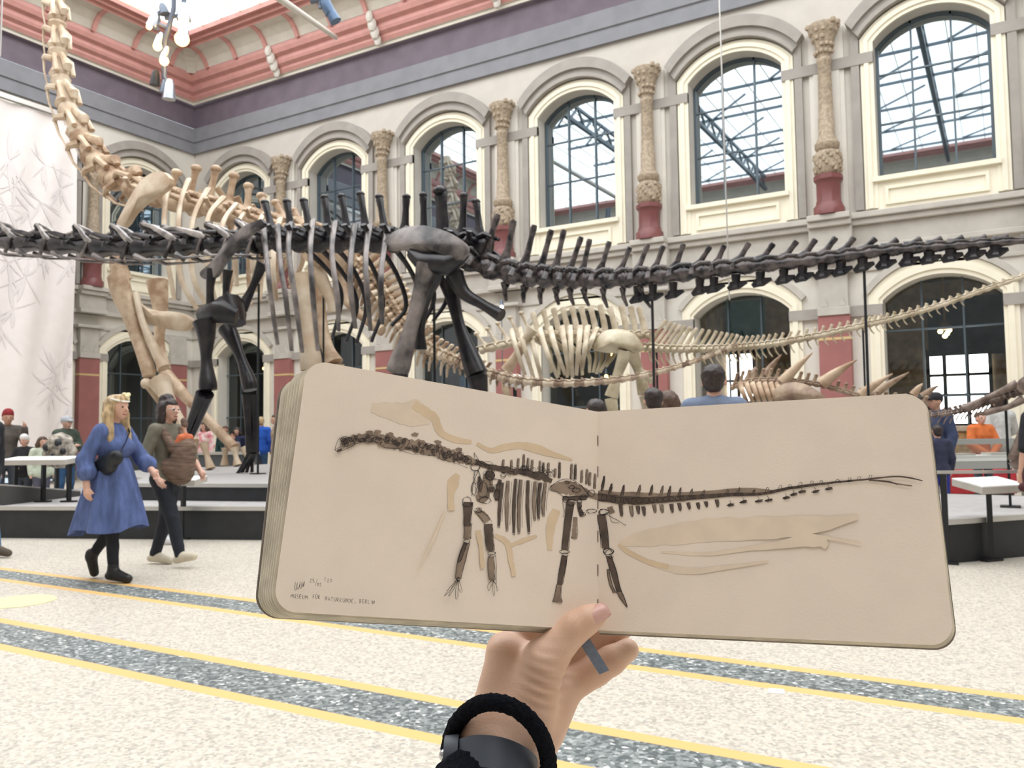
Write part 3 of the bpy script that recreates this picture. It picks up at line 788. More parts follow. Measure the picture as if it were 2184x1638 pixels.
# pelvis
PV = [(1785, 590), (1850, 545), (1920, 538), (1990, 580), (2045, 650), (1960, 655), (1880, 655), (1830, 620), (1785, 612), (1785, 590)]
W(A, 'grey_wash', (1790, 595, 30), (1860, 590, 76), (1930, 595, 90), (2000, 620, 60), (2060, 645, 40), (2102, 655, 40)); W(A, 'dark_wash', (1870, 665, 26), (1960, 662, 30), (2030, 660, 26)); A.ink(PV, 3)
for x, y, rx, ry in ((1930, 590, 26, 12), (1900, 560, 16, 8), (1980, 700, 20, 44), (2000, 770, 22, 18), (2060, 750, 40, 14), (2060, 630, 30, 24), (1890, 670, 30, 22), (2010, 660, 34, 20), (1960, 610, 30, 16)): A.loops(x, y, rx, ry, 2)
W(A, 'dark_wash', (1980, 690, 22), (1985, 740, 26), (2000, 780, 34)); W(A, 'grey_wash', (1952, 790, 24), (1950, 860, 30), (1946, 930, 38)); A.ink([(1965, 790), (1970, 920), (1940, 935), (1930, 920)])
# legs
def leg(pg, key, pts, w, inkw=3):
    pg.wash(key, [(x, y, w * q) for x, y, q in pts], LIFT[key], .1)
    for sd in (-1, 1): pg.ink([(x + sd * w * q * .55 + rnd.uniform(-2, 2), y) for x, y, q in pts], inkw)
leg(A, 'dark_wash', [(1242, 690, 1.3), (1238, 780, 1), (1234, 850, .9)], 48); leg(A, 'grey_wash', [(1240, 830, 1), (1238, 880, .9), (1235, 935, 1)], 46); leg(A, 'grey_wash', [(1232, 960, .9), (1200, 1070, 1.1), (1172, 1200, .8)], 44); leg(A, 'dark_wash', [(1222, 965, .5), (1190, 1060, .5), (1180, 1090, .3)], 36)
A.loops(1235, 690, 40, 36, 2); A.loops(1232, 950, 26, 20, 2); A.loops(1175, 1205, 18, 14, 2)
for x, y in ((1085, 1312), (1112, 1312), (1160, 1332), (1190, 1290)): A.ink([(1172, 1200), ((1172 + x) / 2 - 8, (1200 + y) / 2), (x, y), (x + 10, y - 6), ((1180 + x) / 2 + 6, (1200 + y) / 2), (1180, 1205)], 2.6)
leg(A, 'grey_wash', [(1300, 745, .8), (1345, 785, 1.1), (1370, 820, 1)], 50); leg(A, 'dark_wash', [(1376, 835, 1), (1382, 930, 1), (1392, 1015, .9)], 50); leg(A, 'grey_wash', [(1392, 1050, .8), (1396, 1130, 1), (1402, 1210, .8)], 42)
A.loops(1310, 745, 26, 20, 2); A.loops(1396, 1030, 30, 16, 2); A.loops(1400, 1050, 26, 12, 1)
for x, y in ((1376, 1278), (1408, 1310), (1432, 1278)): A.ink([(1400, 1205), (x - 4, (1205 + y) / 2), (x, y), (x + 8, y - 8), (1410, 1210)], 2.4)
A.ink([(1425, 1050), (1430, 1130), (1428, 1240)], 2.4)
leg(A, 'dark_wash', [(1922, 685, 1.1), (1905, 820, 1), (1884, 1005, .9)], 46); leg(A, 'dark_wash', [(1884, 1045, .9), (1868, 1140, 1), (1850, 1240, .8)], 38); leg(A, 'grey_wash', [(1846, 1240, .8), (1838, 1310, 1), (1836, 1355, 1.6)], 38)
A.loops(1925, 690, 36, 26, 2); A.loops(1880, 1020, 36, 18, 2); A.loops(1884, 1040, 30, 12, 1); A.ink([(1800, 1345), (1820, 1352), (1850, 1368), (1870, 1350)], 2.4)
A.ink([(1870, 690), (1880, 760), (1870, 790)], 2.4); A.ink([(1895, 1060), (1890, 1120), (1876, 1180)], 2.2)
# the page's lower left corner: signature, date and place, in capitals
G = {'M': [[(0, 1), (.1, 0), (.45, .7), (.85, 0), (1, 1)]], 'U': [[(0, 0), (.1, .9), (.6, 1), (.85, .7), (.85, 0)]], 'S': [[(.8, .05), (.2, .1), (.25, .45), (.75, .6), (.6, .95), (0, 1)]], 'E': [[(.8, 0), (.1, 0), (.05, 1), (.8, 1)], [(.1, .5), (.65, .5)]], 'F': [[(.8, 0), (.1, 0), (.05, 1)], [(.1, .5), (.6, .5)]], 'R': [[(.05, 1), (.1, 0), (.7, .1), (.65, .45), (.1, .55), (.85, 1)]], 'N': [[(.05, 1), (.1, 0), (.75, 1), (.85, 0)]], 'A': [[(0, 1), (.4, 0), (.85, 1)], [(.15, .62), (.7, .62)]], 'T': [[(0, 0), (.9, .02)], [(.45, 0), (.4, 1)]], 'K': [[(.1, 0), (.08, 1)], [(.8, 0), (.1, .55), (.85, 1)]], 'D': [[(.1, 0), (.05, 1), (.6, .9), (.85, .5), (.6, .08), (.1, 0)]], 'B': [[(.1, 0), (.05, 1), (.65, .9), (.6, .5), (.1, .5), (.6, .4), (.6, .05), (.1, 0)]], 'L': [[(.1, 0), (.05, 1), (.75, .98)]], 'I': [[(.4, 0), (.38, 1)]], ',': [[(.3, .9), (.2, 1.25)]],
     '2': [[(.05, .2), (.4, 0), (.75, .2), (.1, 1), (.85, 1)]], '5': [[(.8, 0), (.2, 0), (.15, .45), (.7, .55), (.6, .95), (.05, 1)]], '0': [[(.4, 0), (.05, .5), (.35, 1), (.75, .6), (.4, 0)]], '3': [[(.1, .05), (.7, .1), (.3, .45), (.75, .7), (.1, 1)]], '/': [[(.9, -.4), (-.1, 1.4)]], "'": [[(.4, -.2), (.3, .9)]]}
def write(pg, text, x, y, h, wd, slope, w=2.6, gap=.35):
    for ch in text:
        if ch == ' ': x += wd * .9; continue
        c2 = ch if ch != 'Ü' else 'U'
        for st in G[c2]: pg.ink([(x + p[0] * wd, y + p[1] * h) for p in st], w, seg=1 if len(st) < 4 else 2, wob=.5, key='handwriting')
        if ch == 'Ü':
            for q in (.2, .6): pg.ink([(x + q * wd, y - 6), (x + q * wd + 1, y - 2)], 3, wob=.1, key='handwriting')
        x += wd * (1 + gap) * (.62 if ch in 'I,' else 1); y += slope * wd * (1 + gap)
    return x, y
write(A, 'MUSEUM', 63, 1302, 25, 14, .09); write(A, 'FÜR', 208, 1306, 25, 13, .07); write(A, 'NATURKUNDE', 290, 1318, 26, 14.5, .10); write(A, ',', 488, 1336, 22, 10, .1); write(A, 'BERLIN', 518, 1336, 25, 14, .09)
write(A, '25', 188, 1200, 24, 14, .05); write(A, '/', 224, 1212, 26, 16, 0); write(A, '02', 238, 1228, 20, 11, .05); write(A, "'", 286, 1195, 24, 10, 0); write(A, '23', 304, 1200, 22, 14, .1)
A.ink([(92, 1222), (88, 1262), (98, 1276), (106, 1225), (104, 1262), (114, 1268), (124, 1220), (122, 1258), (132, 1262), (136, 1218), (140, 1256), (152, 1215), (148, 1252)], 2.8, key='handwriting')
B_ = Page(True, 1200, 940, 2.4818)
W(B_, 'faint_stain', (300, 545, 26), (420, 520, 80), (700, 480, 120), (1000, 465, 120), (1300, 450, 100), (1560, 405, 26), jit=.12)
W(B_, 'coffee_stain', (296, 548, 14), (350, 590, 26), (450, 640, 26), (560, 670, 24), jit=.15); W(B_, 'faint_stain', (450, 645, 26), (650, 690, 36), (860, 672, 22), (1090, 640, 8)); W(B_, 'faint_stain', (520, 590, 10), (760, 600, 22), (1000, 570, 26), (1330, 530, 60), (1400, 560, 30)); W(B_, 'faint_stain', (1150, 490, 10), (1300, 500, 20), (1580, 545, 8))
TP = [(187, 298, 46), (300, 312, 44), (400, 318, 40), (560, 310, 34), (700, 300, 26), (900, 286, 18), (1050, 282, 16), (1200, 252, 15), (1400, 226, 11), (1600, 206, 9), (1750, 191, 8), (1840, 198, 8), (1905, 213, 4)]
W(B_, 'dark_wash', *TP, jit=.15); W(B_, 'grey_wash', (187, 290, 56), (330, 300, 58), (520, 300, 46), (760, 285, 36), (950, 262, 26), (1120, 270, 18)); W(B_, 'dark_wash', (1620, 208, 8), (1720, 218, 9), (1772, 231, 8)); W(B_, 'grey_wash', (1770, 230, 10), (1850, 240, 5))
for k in range(40):
    x, y, w = spline(TP, 200)[2 + int(k * 3.6)]; B_.loops(x, y, max(9, w * .5), max(6, w * .42), 1, 2)
for x, t, bq in ((215, 188, 268), (255, 228, 282), (320, 236, 292), (405, 236, 288), (470, 236, 290), (525, 240, 292), (565, 242, 300), (620, 250, 298), (680, 256, 300), (745, 264, 290), (870, 262, 288), (930, 250, 284), (1010, 262, 284)):
    W(B_, 'dark_wash' if x < 340 or x in (470, 565) else 'grey_wash', (x + 5, t, 6), (x, (t + bq) / 2, 16), (x - 10, bq, 8)); B_.ink([(x - 14, bq), (x - 4, (t + bq) / 2), (x + 8, t - 4), (x + 6, (t + bq) / 2), (x, bq)], 2)
for x, y in ((1085, 250), (1155, 238), (1205, 235), (1260, 222), (1320, 216), (1370, 212), (1455, 206), (1520, 198), (1570, 191), (1630, 184)): B_.ink([(x - 12, y + 18), (x - 4, y), (x + 8, y + 3), (x, y + 16)], 2)
for x, t, bq in ((310, 338, 400), (365, 345, 400), (400, 345, 386), (430, 348, 396), (487, 338, 380), (525, 338, 380), (578, 335, 380), (620, 330, 370), (668, 328, 362), (718, 328, 360), (760, 322, 350), (818, 312, 350)):
    W(B_, 'dark_wash' if x % 2 == 0 else 'grey_wash', (x - 4, t, 18), (x, (t + bq) / 2, 16), (x + 5, bq, 8)); B_.ink([(x - 12, t), (x - 4, bq - 6), (x + 4, bq + 3), (x + 10, bq - 10), (x + 8, t)], 2)
for x, y in ((890, 340), (960, 324), (1040, 320), (1090, 316), (1185, 302), (1225, 284), (1268, 270), (1340, 270), (1410, 254)): B_.blob('dark_wash', x, y, 22, 8, LIFT['dark_wash'], -.25); B_.ink([(x - 8, y - 24), (x, y - 8), (x - 24, y + 4), (x + 20, y + 4)], 2)
leg(B_, 'dark_wash', [(205, 390, 1.1), (218, 480, 1), (228, 570, .95)], 38); leg(B_, 'dark_wash', [(246, 610, .9), (272, 700, 1), (300, 800, .7)], 30); leg(B_, 'grey_wash', [(240, 680, .5), (256, 760, .6), (276, 805, .5)], 26); leg(B_, 'grey_wash', [(300, 800, 1), (320, 840, .8), (342, 882, .2)], 26)
B_.loops(215, 378, 30, 16, 3); B_.loops(240, 588, 30, 20, 3); B_.loops(250, 600, 24, 26, 1); B_.loops(120, 375, 40, 12, 2)
W(B_, 'grey_wash', (250, 350, 30), (262, 385, 30)); B_.ink([(230, 388), (270, 410), (320, 440), (335, 448)], 2.4); B_.ink([(250, 395), (262, 430), (300, 436)], 2)
A.finish(PL, DM); B_.finish(PR, DM)
m = MB()                                    # ribbon marker hanging out under the thumb
def hp(x, y, z): return at(900 + x / 3.971, 1230 + y / 3.971, z)
q = [hp(1330, 470, .597), hp(1395, 440, .597), hp(1425, 530, .594), hp(1585, 790, .588), hp(1502, 826, .588), hp(1342, 575, .594)]
m.prism(q, -Vector(FW) * .0006); m.build('ribbon_marker', mat('grey_blue_ribbon', (.17, .21, .27), .7, .1, 400), BK, smooth=False, label='grey-blue ribbon marker')

# ---- hand
M_skin = mat('warm_skin', (0.70, 0.445, 0.31), 0.5, col2=(0.77, 0.52, 0.385), scale=30, bump=0.10, bscale=700, sss=0.10, detail=2)
M_nail = mat('thumb_nail', (0.70, 0.42, 0.36), 0.25, 0.08, 60)
M_knit = mat('black_towelling', (0.006, 0.007, 0.011), 0.95, 0.3, 300, 0.5, 900, spec=.1)
M_strap = mat('slate_rubber_strap', (0.045, 0.055, 0.075), 0.5)
M_steel = mat('polished_steel', (.6, .6, .6), .2, metal=1.0)
HD = empty('person', hp(640, 1638, .585), 'left hand and wrist in a black cuff, holding up the open sketchbook from below', 'person')
def cap_(x0, y0, z0, r0, x1, y1, z1, r1, k=.006, n=None, s=.8):
    a, b = hp(x0, y0, z0), hp(x1, y1, z1); f = 1 / 3.971 / F
    q = (a, b, r0 * z0 * f, r1 * z1 * f, k)
    return q + (tuple(n), s) if n is not None else q
hand = [cap_(560, 2150, .545, 340, 640, 1360, .585, 300, .01, FW, .8), cap_(620, 1360, .587, 262, 690, 660, .604, 142, .012), cap_(760, 1300, .592, 250, 800, 760, .612, 170, .012),
        cap_(900, 1180, .588, 245, 1030, 720, .590, 172, .010), cap_(1050, 690, .589, 172, 1300, 430, .5885, 128, .008), cap_(1300, 430, .5885, 124, 1400, 365, .590, 116, .005), cap_(1400, 365, .590, 114, 1478, 318, .5925, 93, .004),
        cap_(880, 1520, .596, 215, 1120, 1020, .611, 195, .010), cap_(980, 1250, .602, 210, 1150, 900, .616, 160, .010), cap_(690, 640, .608, 130, 676, 596, .612, 118, .006), cap_(740, 640, .612, 110, 1000, 690, .606, 110, .010),
        cap_(1140, 985, .616, 150, 1470, 790, .617, 132, .004), cap_(1470, 790, .617, 131, 1600, 710, .618, 122, .003), cap_(1600, 710, .618, 121, 1740, 622, .620, 97, .003),
        cap_(1130, 810, .628, 140, 1470, 580, .637, 118, .0015), cap_(1470, 580, .637, 118, 1700, 430, .637, 96, .0015),
        cap_(920, 680, .626, 150, 1290, 400, .637, 120, .005), cap_(1290, 400, .637, 118, 1500, 250, .636, 96, .004),
        cap_(720, 620, .624, 140, 980, 330, .638, 118, .005), cap_(980, 330, .638, 116, 1180, 170, .637, 94, .004)]
# folds of skin at the base of the thumb
V_h = soft('hand_and_wrist', hand, .0013, M_skin, HD)
me = V_h.data; hw = wmat(HD)
for v in me.vertices:
    p = np.array(hw @ v.co) - CAM; z = p @ FW
    cx_ = ((CX + F * (p @ RT) / z) - 900) * 3.971; cy_ = ((CY - F * (p @ UP) / z) - 1230) * 3.971
    wgt = math.exp(-((cx_ - 1080) / 150) ** 2 - ((cy_ - 900) / 220) ** 2)
    wg2 = math.exp(-((cx_ - 1300) / 70) ** 2 - ((cy_ - 385) / 60) ** 2)
    if z < .612:
        f = math.sin((cy_ * .95 - cx_ * .32) / 15.0 + 1.3 * math.sin(cx_ / 90)) * .0009 * wgt + math.sin((cx_ * .8 + cy_ * .3) / 7.5) * .0005 * wg2
        v.co += v.normal * f
m = MB()                                    # nail: a curved plate lying on the tip of the thumb
f = 1 / 3.971 / F
c0, c1 = hp(1435, 325, .583), hp(1525, 268, .5855)
ux = (c1 - c0).normalized(); nn = (Vector(CAM) - c0).normalized(); nn = (nn + Vector((0, 0, .55))).normalized(); nn = (nn - ux * nn.dot(ux)).normalized(); uy = nn.cross(ux)
rings = []; ctr = hp(1486, 296, .5838)
for i in range(7):
    t = -1 + 2 * i / 6; row = []
    for j in range(9):
        a = -1 + 2 * j / 8; wv = .0066 * (1 - .25 * max(0, -t) ** 3 - .18 * max(0, t) ** 4)
        row.append(ctr + ux * (t * .0080) + uy * (a * wv) + nn * (.0012 - .0042 * a * a - .0012 * t * t))
    rings.append(row)
m.loft(rings, cap=False, close=False)
nl = m.build('thumb_nail', M_nail, HD, label='pinkish thumb nail')
so = nl.modifiers.new('thick', 'SOLIDIFY'); so.thickness = .0012; so.offset = -1
soft('sleeve_cuff', [cap_(330, 2280, .52, 560, 440, 1890, .548, 420, .005, FW, .8)], .003, M_knit, HD, wob=.0016, wscale=420, label='fuzzy black cuff')
m = MB(); ring = []
for k in range(48):
    a = 2 * math.pi * k / 48
    ring.append(hp(650 + 420 * math.cos(a) + 60 * math.sin(a), 1560 - 480 * max(-.55, math.sin(a)) * (1 if math.sin(a) > 0 else .6) + 130 * math.cos(a), .580 - .034 * math.sin(a + .35)))
m.tube(ring, .0058, 14, closed=True)
ht = m.build('hair_tie', M_knit, None, label='thick black towelling hair tie worn around the wrist of the holding hand', cat='hair tie')
sub = ht.modifiers.new('s', 'SUBSURF'); sub.levels = sub.render_levels = 2
tx = bpy.data.textures.new('fuzz', 'CLOUDS'); tx.noise_scale = .0022
dp = ht.modifiers.new('d', 'DISPLACE'); dp.texture = tx; dp.strength = .0022; dp.texture_coords = 'LOCAL'
WT = empty('wristwatch', hp(600, 1560, .56), 'wristwatch with a slate grey strap and steel crown, half under the black cuff', 'watch')
m = MB(); ring = []
for k in range(40):
    a = 2 * math.pi * k / 40; ring.append(hp(608 + 352 * math.cos(a), 1640 - 150 * math.sin(a) + 60 * math.cos(a), .572 - .031 * math.sin(a)))
axis = (hp(640, 1360, .585) - hp(560, 2150, .545)).normalized()
rr = []
cc = sum(ring, Vector()) / 40
for p in ring:
    o_ = (p - cc).normalized(); rr.append([p - axis * .011 - o_ * .001, p + axis * .011 - o_ * .001, p + axis * .010 + o_ * .001, p - axis * .010 + o_ * .001])
rr.append(rr[0]); m.loft(rr, cap=False); m.build('strap', M_strap, WT)
m = MB(); c = hp(235, 1560, .566); m.tube([c - Vector(RT) * .0035, c + Vector(RT) * .006], [.016, .017], 20); m.build('case', M_strap, WT)
m = MB(); c = hp(195, 1512, .560); m.ball(c, .0042, 10, 8); m.build('crown', M_steel, WT, label='steel crown')
# ================================================================== PLATFORMS, BANNER, FURNITURE
M_deck = mat('grey_deck', (0.42, 0.41, 0.40), 0.6, 0.08, 8.0)
M_black = mat('black_riser', (0.022, 0.024, 0.028), 0.5, 0.15, 5.0)
M_alu = mat('brushed_aluminium', (0.62, 0.61, 0.58), 0.35, metal=0.6)
M_post = mat('black_steel', (0.02, 0.022, 0.025), 0.4, metal=.3)
M_white = mat('white_board', (0.86, 0.86, 0.84), 0.5)
Z1, Z2 = 0.42, 0.66
def deck(name, poly, z0, z1, label):
    e = empty(name, (sum(p[0] for p in poly) / len(poly), sum(p[1] for p in poly) / len(poly), z0), label, 'platform', 'stepped display platform')
    m = MB(); m.prism([(x, y, z0) for x, y in poly], (0, 0, z1 - z0 - .03)); m.build('riser', M_black, e, smooth=False, label='black riser')
    m = MB(); m.prism([(x, y, z1 - .03) for x, y in poly], (0, 0, .03)); m.build('deck', M_deck, e, smooth=False)
    m = MB(); n = len(poly)
    for i in range(n):
        a, b_ = Vector((*poly[i], z1 - .022)), Vector((*poly[(i + 1) % n], z1 - .022)); m.bar(a, b_, .05, .05)
    m.build('rim', M_alu, e, smooth=False, label='silver edge strip')
deck('display_platform', [(-13.0, 5.8), (-11.3, 6.46), (-8.2, 7.66), (-.56, 9.16), (.12, 10.05), (1.6, 12.2), (1.6, 12.6), (-1.8, 12.9), (-2.4, 14.9), (-15.6, 14.9), (-15.6, 10.2), (-13.6, 8.2)], 0, Z1, 'lower tier of the black display platform, standing on the terrazzo floor')
deck('display_platform', [(-15.4, 10.4), (-12.4, 8.9), (-11.0, 7.72), (-9.9, 8.02), (-3.6, 9.75), (-2.6, 11.2), (-2.6, 14.7), (-15.4, 14.7)], Z1, Z2, 'upper tier of the black display platform, under the two big skeletons')

b0, b1 = on_z(8, 1078, Z1), on_z(172, 1058, Z1)
e = empty('display_ramp', (b0.x, b0.y, Z1), 'dark wedge-shaped ramp block behind the legs of the long left panel', 'platform')
bk = [b0, b1, b1 + Vector((-1.5, .1, 0)), b0 + Vector((-1.3, -.45, 0))]
m = MB(); hts = (.27, .07, .07, .27); vs = bk + [p + VZ * h_ for p, h_ in zip(bk, hts)]
m.add(vs, [(0, 1, 5, 4), (1, 2, 6, 5), (2, 3, 7, 6), (3, 0, 4, 7), (3, 2, 1, 0)]); m.build('side', mat('charcoal_side', (.07, .068, .065), .6), e, smooth=False)
m = MB(); m.prism([p + VZ * h_ for p, h_ in zip(bk, hts)], (0, 0, .02)); m.build('top', M_deck, e, smooth=False)

# banner on the end wall
BX = XL + 1.6
def drape(y, z):
    t = max(0, min(1, (10.5 - z) / 9)); q = (14.35 - y)
    return BX + .10 * t * math.sin(q * 2.6) + .16 * t * t * math.sin(q * 1.15 + 1) + .03 * math.sin(q * 6 + z)
B0, B1 = on_x(0, 214, BX), on_x(167, 264, BX)
YB = B1.y
E_ = empty('banner', (BX, YB - 4, 1.2), 'tall pale banner printed with faint bamboo leaves', 'banner')
ny, nz = 90, 40; m = MB(); ZT = (B0.z + B1.z) / 2
for o_, sgn in ((0, 1), (-.012, -1)):
    base = len(m.v)
    for i in range(ny + 1):
        for j in range(nz + 1):
            y = YB - 9.0 * i / ny; z = ZT - (ZT - .35) * j / nz; m.v.append((drape(y, z) + o_, y, z))
    for i in range(ny):
        for j in range(nz):
            a = base + i * (nz + 1) + j; m.f.append((a, a + 1, a + nz + 2, a + nz + 1))
m.build('fabric', mat('banner_cloth', (0.84, 0.79, 0.77), 0.8, 0.02, 3), E_)
m = MB(); rl = random.Random(11)
LP = [(30, 395), (95, 350), (10, 440), (60, 450), (85, 430), (15, 560), (50, 590), (90, 540), (25, 660), (0, 700), (150, 560), (145, 760), (120, 800), (155, 860), (110, 835), (20, 340), (130, 400), (70, 540), (5, 500)]
for px, py in LP:
    c = on_x(px, py, BX)
    for k in range(8):
        a = rl.uniform(2.2, 4.4) if k % 2 else rl.uniform(-1.4, 1.4); l = rl.uniform(.45, .95); wdt = rl.uniform(.03, .06)
        ring0, ring1 = [], []
        for q in range(6):
            t = q / 5; yy = c.y + math.sin(a) * l * t; zz = c.z - abs(math.cos(a)) * l * t * (1 if k % 3 else -1); wd = wdt * math.sin(math.pi * min(1, t * .92 + .06))
            if yy + wd > YB: continue
            ring0.append((drape(yy + wd, zz) + .014, yy + wd, zz)); ring1.append((drape(yy - wd, zz) + .014, yy - wd, zz))
        for q in range(len(ring0) - 1): m.add([ring0[q], ring0[q + 1], ring1[q + 1], ring1[q]], [(0, 1, 2, 3)])
lp = m.build('leaf_print', mat('faint_leaf_print', (0.76, 0.715, 0.71), 0.8), E_, smooth=False, fix=False); lp['kind'] = 'stuff'
m = MB(); m.bar((BX + .04, YB - 9, ZT + .12), (BX + .04, YB + .05, ZT + .12), .14, .14)
for k in range(8): m.bar((BX + .04, YB - .4 - k * 1.2, ZT + .1), (XL + .05, YB - .4 - k * 1.2, ZT + .35), .05)
m.build('hanging_rail', M_alu, E_, smooth=False)

# information panels and barrier
def info_panel(label, c, w_, d_, h0, h1, rz, legs, foot):
    e = empty('information_panel', (c[0], c[1], foot), label, 'information panel', 'information panels round the platform', rz=rz)
    R_ = Matrix.Rotation(rz, 3, 'Z')
    def L(x, y, z): return Vector((c[0], c[1], 0)) + R_ @ Vector((x, y, z))
    P = [L(-w_ / 2, -d_ / 2, h0), L(w_ / 2, -d_ / 2, h0), L(w_ / 2, d_ / 2, h1), L(-w_ / 2, d_ / 2, h1)]
    m = MB(); m.prism(P, (0, 0, .012)); m.build('board', M_white, e, smooth=False, label='white slanted board')
    m = MB(); m.prism([p - Vector((0, 0, .062)) for p in P], (0, 0, .06)); m.build('tray', M_taupe, e, smooth=False)
    for x in legs:
        m = MB(); m.bar(L(x, .02, foot), L(x, .02, (h0 + h1) / 2 - .06), .05, .05); m.bar(L(x - .11, .02, foot + .012), L(x + .11, .02, foot + .012), .08, .024); m.build('leg', M_post, e, smooth=False)
p = on_z(2112, 1196, 0); info_panel('white slanted information panel on one black leg, right of the sketchbook', (p.x + .03, p.y - .03), .62, .34, .735, .80, .9, [0.0], 0)
p = on_z(398, 1150, 0); info_panel('small white information panel behind the two walking women', (p.x + .02, p.y - .03), .42, .3, .76, .80, .35, [-.05], 0)
p = on_z(100, 1072, Z1); info_panel('long white information panel on three black legs at the left', (p.x - .15, p.y), 1.05, .42, 1.02, 1.06, .40, [-.42, .02, .42], Z1)
e = empty('barrier_rail', on_z(2020, 1203, 0), 'low metal barrier rail with black posts right of the sketchbook', 'railing')
p0 = on_z(2020, 1203, 0); p1 = p0 + Vector((1.6, .75, 0))
for k, t in enumerate((0, .55)):
    q = p0.lerp(p1, t); m = MB(); m.bar(q, q + Vector((0, 0, .86)), .055, .055); m.bar(q + Vector((-.1, 0, .012)), q + Vector((.1, 0, .012)), .09, .024); m.build('post', M_post, e, smooth=False)
m = MB(); m.bar(p0 + Vector((-.6, -.28, .88)), p1 + Vector((0, 0, .88)), .03, .03); m.build('top_rail', M_alu, e, smooth=False)

# display case at the right
M_case = mat('grey_case_metal', (0.32, 0.33, 0.32), .45)
M_vit = glass('case_glass', (.97, .98, .97), .08, .96)
a_, b_ = at(2004, 985, 13.6), at(2250, 975, 13.6)
dirx = (b_ - a_); dirx.z = 0; dirx.normalize(); diry = Vector((-dirx.y, dirx.x, 0))
e = empty('display_case', (a_.x, a_.y, 0), 'long glass display case in front of the person in orange', 'display case')
def cs(u, v, z): return Vector((a_.x, a_.y, 0)) + dirx * u + diry * v + Vector((0, 0, z))
Lc = 1.75; zb, zt = at(2004, 985, 13.6).z, at(2004, 938, 13.6).z
for nm, z0, z1, mt_, g in (('base_frame', zb - .12, zb - .01, M_case, 0), ('top_frame', zt - .08, zt, M_case, 0)):
    m = MB()
    for (u0, v0, u1, v1) in ((0, 0, Lc, 0), (0, .7, Lc, .7), (0, 0, 0, .7), (Lc, 0, Lc, .7)): m.bar(cs(u0, v0, (z0 + z1) / 2), cs(u1, v1, (z0 + z1) / 2), .06, z1 - z0)
    m.build(nm, mt_, e, smooth=False)
m = MB(); m.prism([cs(.03, .03, zb), cs(Lc - .03, .03, zb), cs(Lc - .03, .67, zb), cs(.03, .67, zb)], (0, 0, .09)); m.build('lit_base', M_white, e, smooth=False)
m = MB(); m.prism([cs(.25, .2, zb + .09), cs(.7, .2, zb + .09), cs(.7, .5, zb + .09), cs(.25, .5, zb + .09)], (0, 0, .03)); m.prism([cs(.95, .2, zb + .09), cs(1.5, .2, zb + .09), cs(1.5, .5, zb + .09), cs(.95, .5, zb + .09)], (0, 0, .04)); m.build('specimen_slab', M_taupe, e, smooth=False)
m = MB()
for (u0, v0, u1, v1) in ((0, 0, Lc, 0), (0, 0, 0, .7), (Lc, 0, Lc, .7), (0, .7, Lc, .7)): m.prism([cs(u0, v0, zb + .05), cs(u1, v1, zb + .05), cs(u1, v1, zt - .08), cs(u0, v0, zt - .08)], diry * .006 if v0 == v1 else dirx * .006)
m.build('glass_wall', M_vit, e, smooth=False)
for u, v in ((0, 0), (Lc, 0), (0, .7), (Lc, .7)):
    m = MB(); m.bar(cs(u, v, 0), cs(u, v, zb), .05); m.bar(cs(u, v, zb), cs(u, v, zt), .045); m.build('leg', M_case, e, smooth=False)
a2 = at(2025, 912, 17.4); e = empty('cabinet', (a2.x, a2.y + .3, 0), 'low gilded wooden cabinet between two window jambs, behind the glass display case', 'cabinet')
m = MB(); m.box((a2.x + .3, a2.y + .3, .62), (1.1, .5, 1.24)); m.build('body', mat('gilded_wood', (.34, .20, .08), .5, .3, 12), e, smooth=False, bevel=.02)
m = MB(); m.box((a2.x + .3, a2.y + .3, 1.30), (1.2, .6, .12)); m.build('top', M_buff, e, smooth=False, bevel=.02)

# ================================================================== SKELETONS
M_dark = mat('black_bone', (0.006, 0.0065, 0.010), 0.28, col2=(0.026, 0.022, 0.023), scale=5, bump=.3, bscale=30, spec=.45)
M_darkt = mat('black_tail_bone', (0.006, 0.0065, 0.010), 0.28, col2=(0.13, 0.108, 0.104), scale=9, bump=.3, bscale=30, spec=.5)  # paler pinkish mottling imitates highlight patches along the tail
M_arch = mat('highlight_grey_bone', (0.10, 0.09, 0.085), 0.30, col2=(0.40, 0.36, 0.33), scale=4, bump=.3, bscale=30, spec=.9)  # pale colour stands in for skylight highlights on the neck arches
M_dark2 = mat('grey_black_bone', (0.022, 0.02, 0.021), 0.34, col2=(0.27, 0.235, 0.22), scale=2.6, bump=.3, bscale=24, spec=.6)
M_tan = mat('tan_bone', (0.33, 0.21, 0.125), 0.55, col2=(0.60, 0.47, 0.33), scale=3.2, bump=.3, bscale=24)
M_tan2 = mat('pale_tan_bone', (0.70, 0.60, 0.46), 0.5, col2=(0.50, 0.37, 0.25), scale=2.5, bump=.2, bscale=24)
M_ivory = mat('ivory_bone', (0.66, 0.58, 0.44), 0.5, col2=(0.42, 0.34, 0.23), scale=4, bump=.3, bscale=30)
M_olive = mat('olive_gold_bone', (0.34, 0.28, 0.17), 0.32, col2=(0.60, 0.53, 0.38), scale=3, bump=.15, bscale=20, spec=.6)
M_brn = mat('brown_bone', (0.20, 0.12, 0.075), 0.5, col2=(0.44, 0.33, 0.23), scale=5, bump=.3, bscale=30)
VY = Vector((0, 1, 0)); VZ = Vector((0, 0, 1))
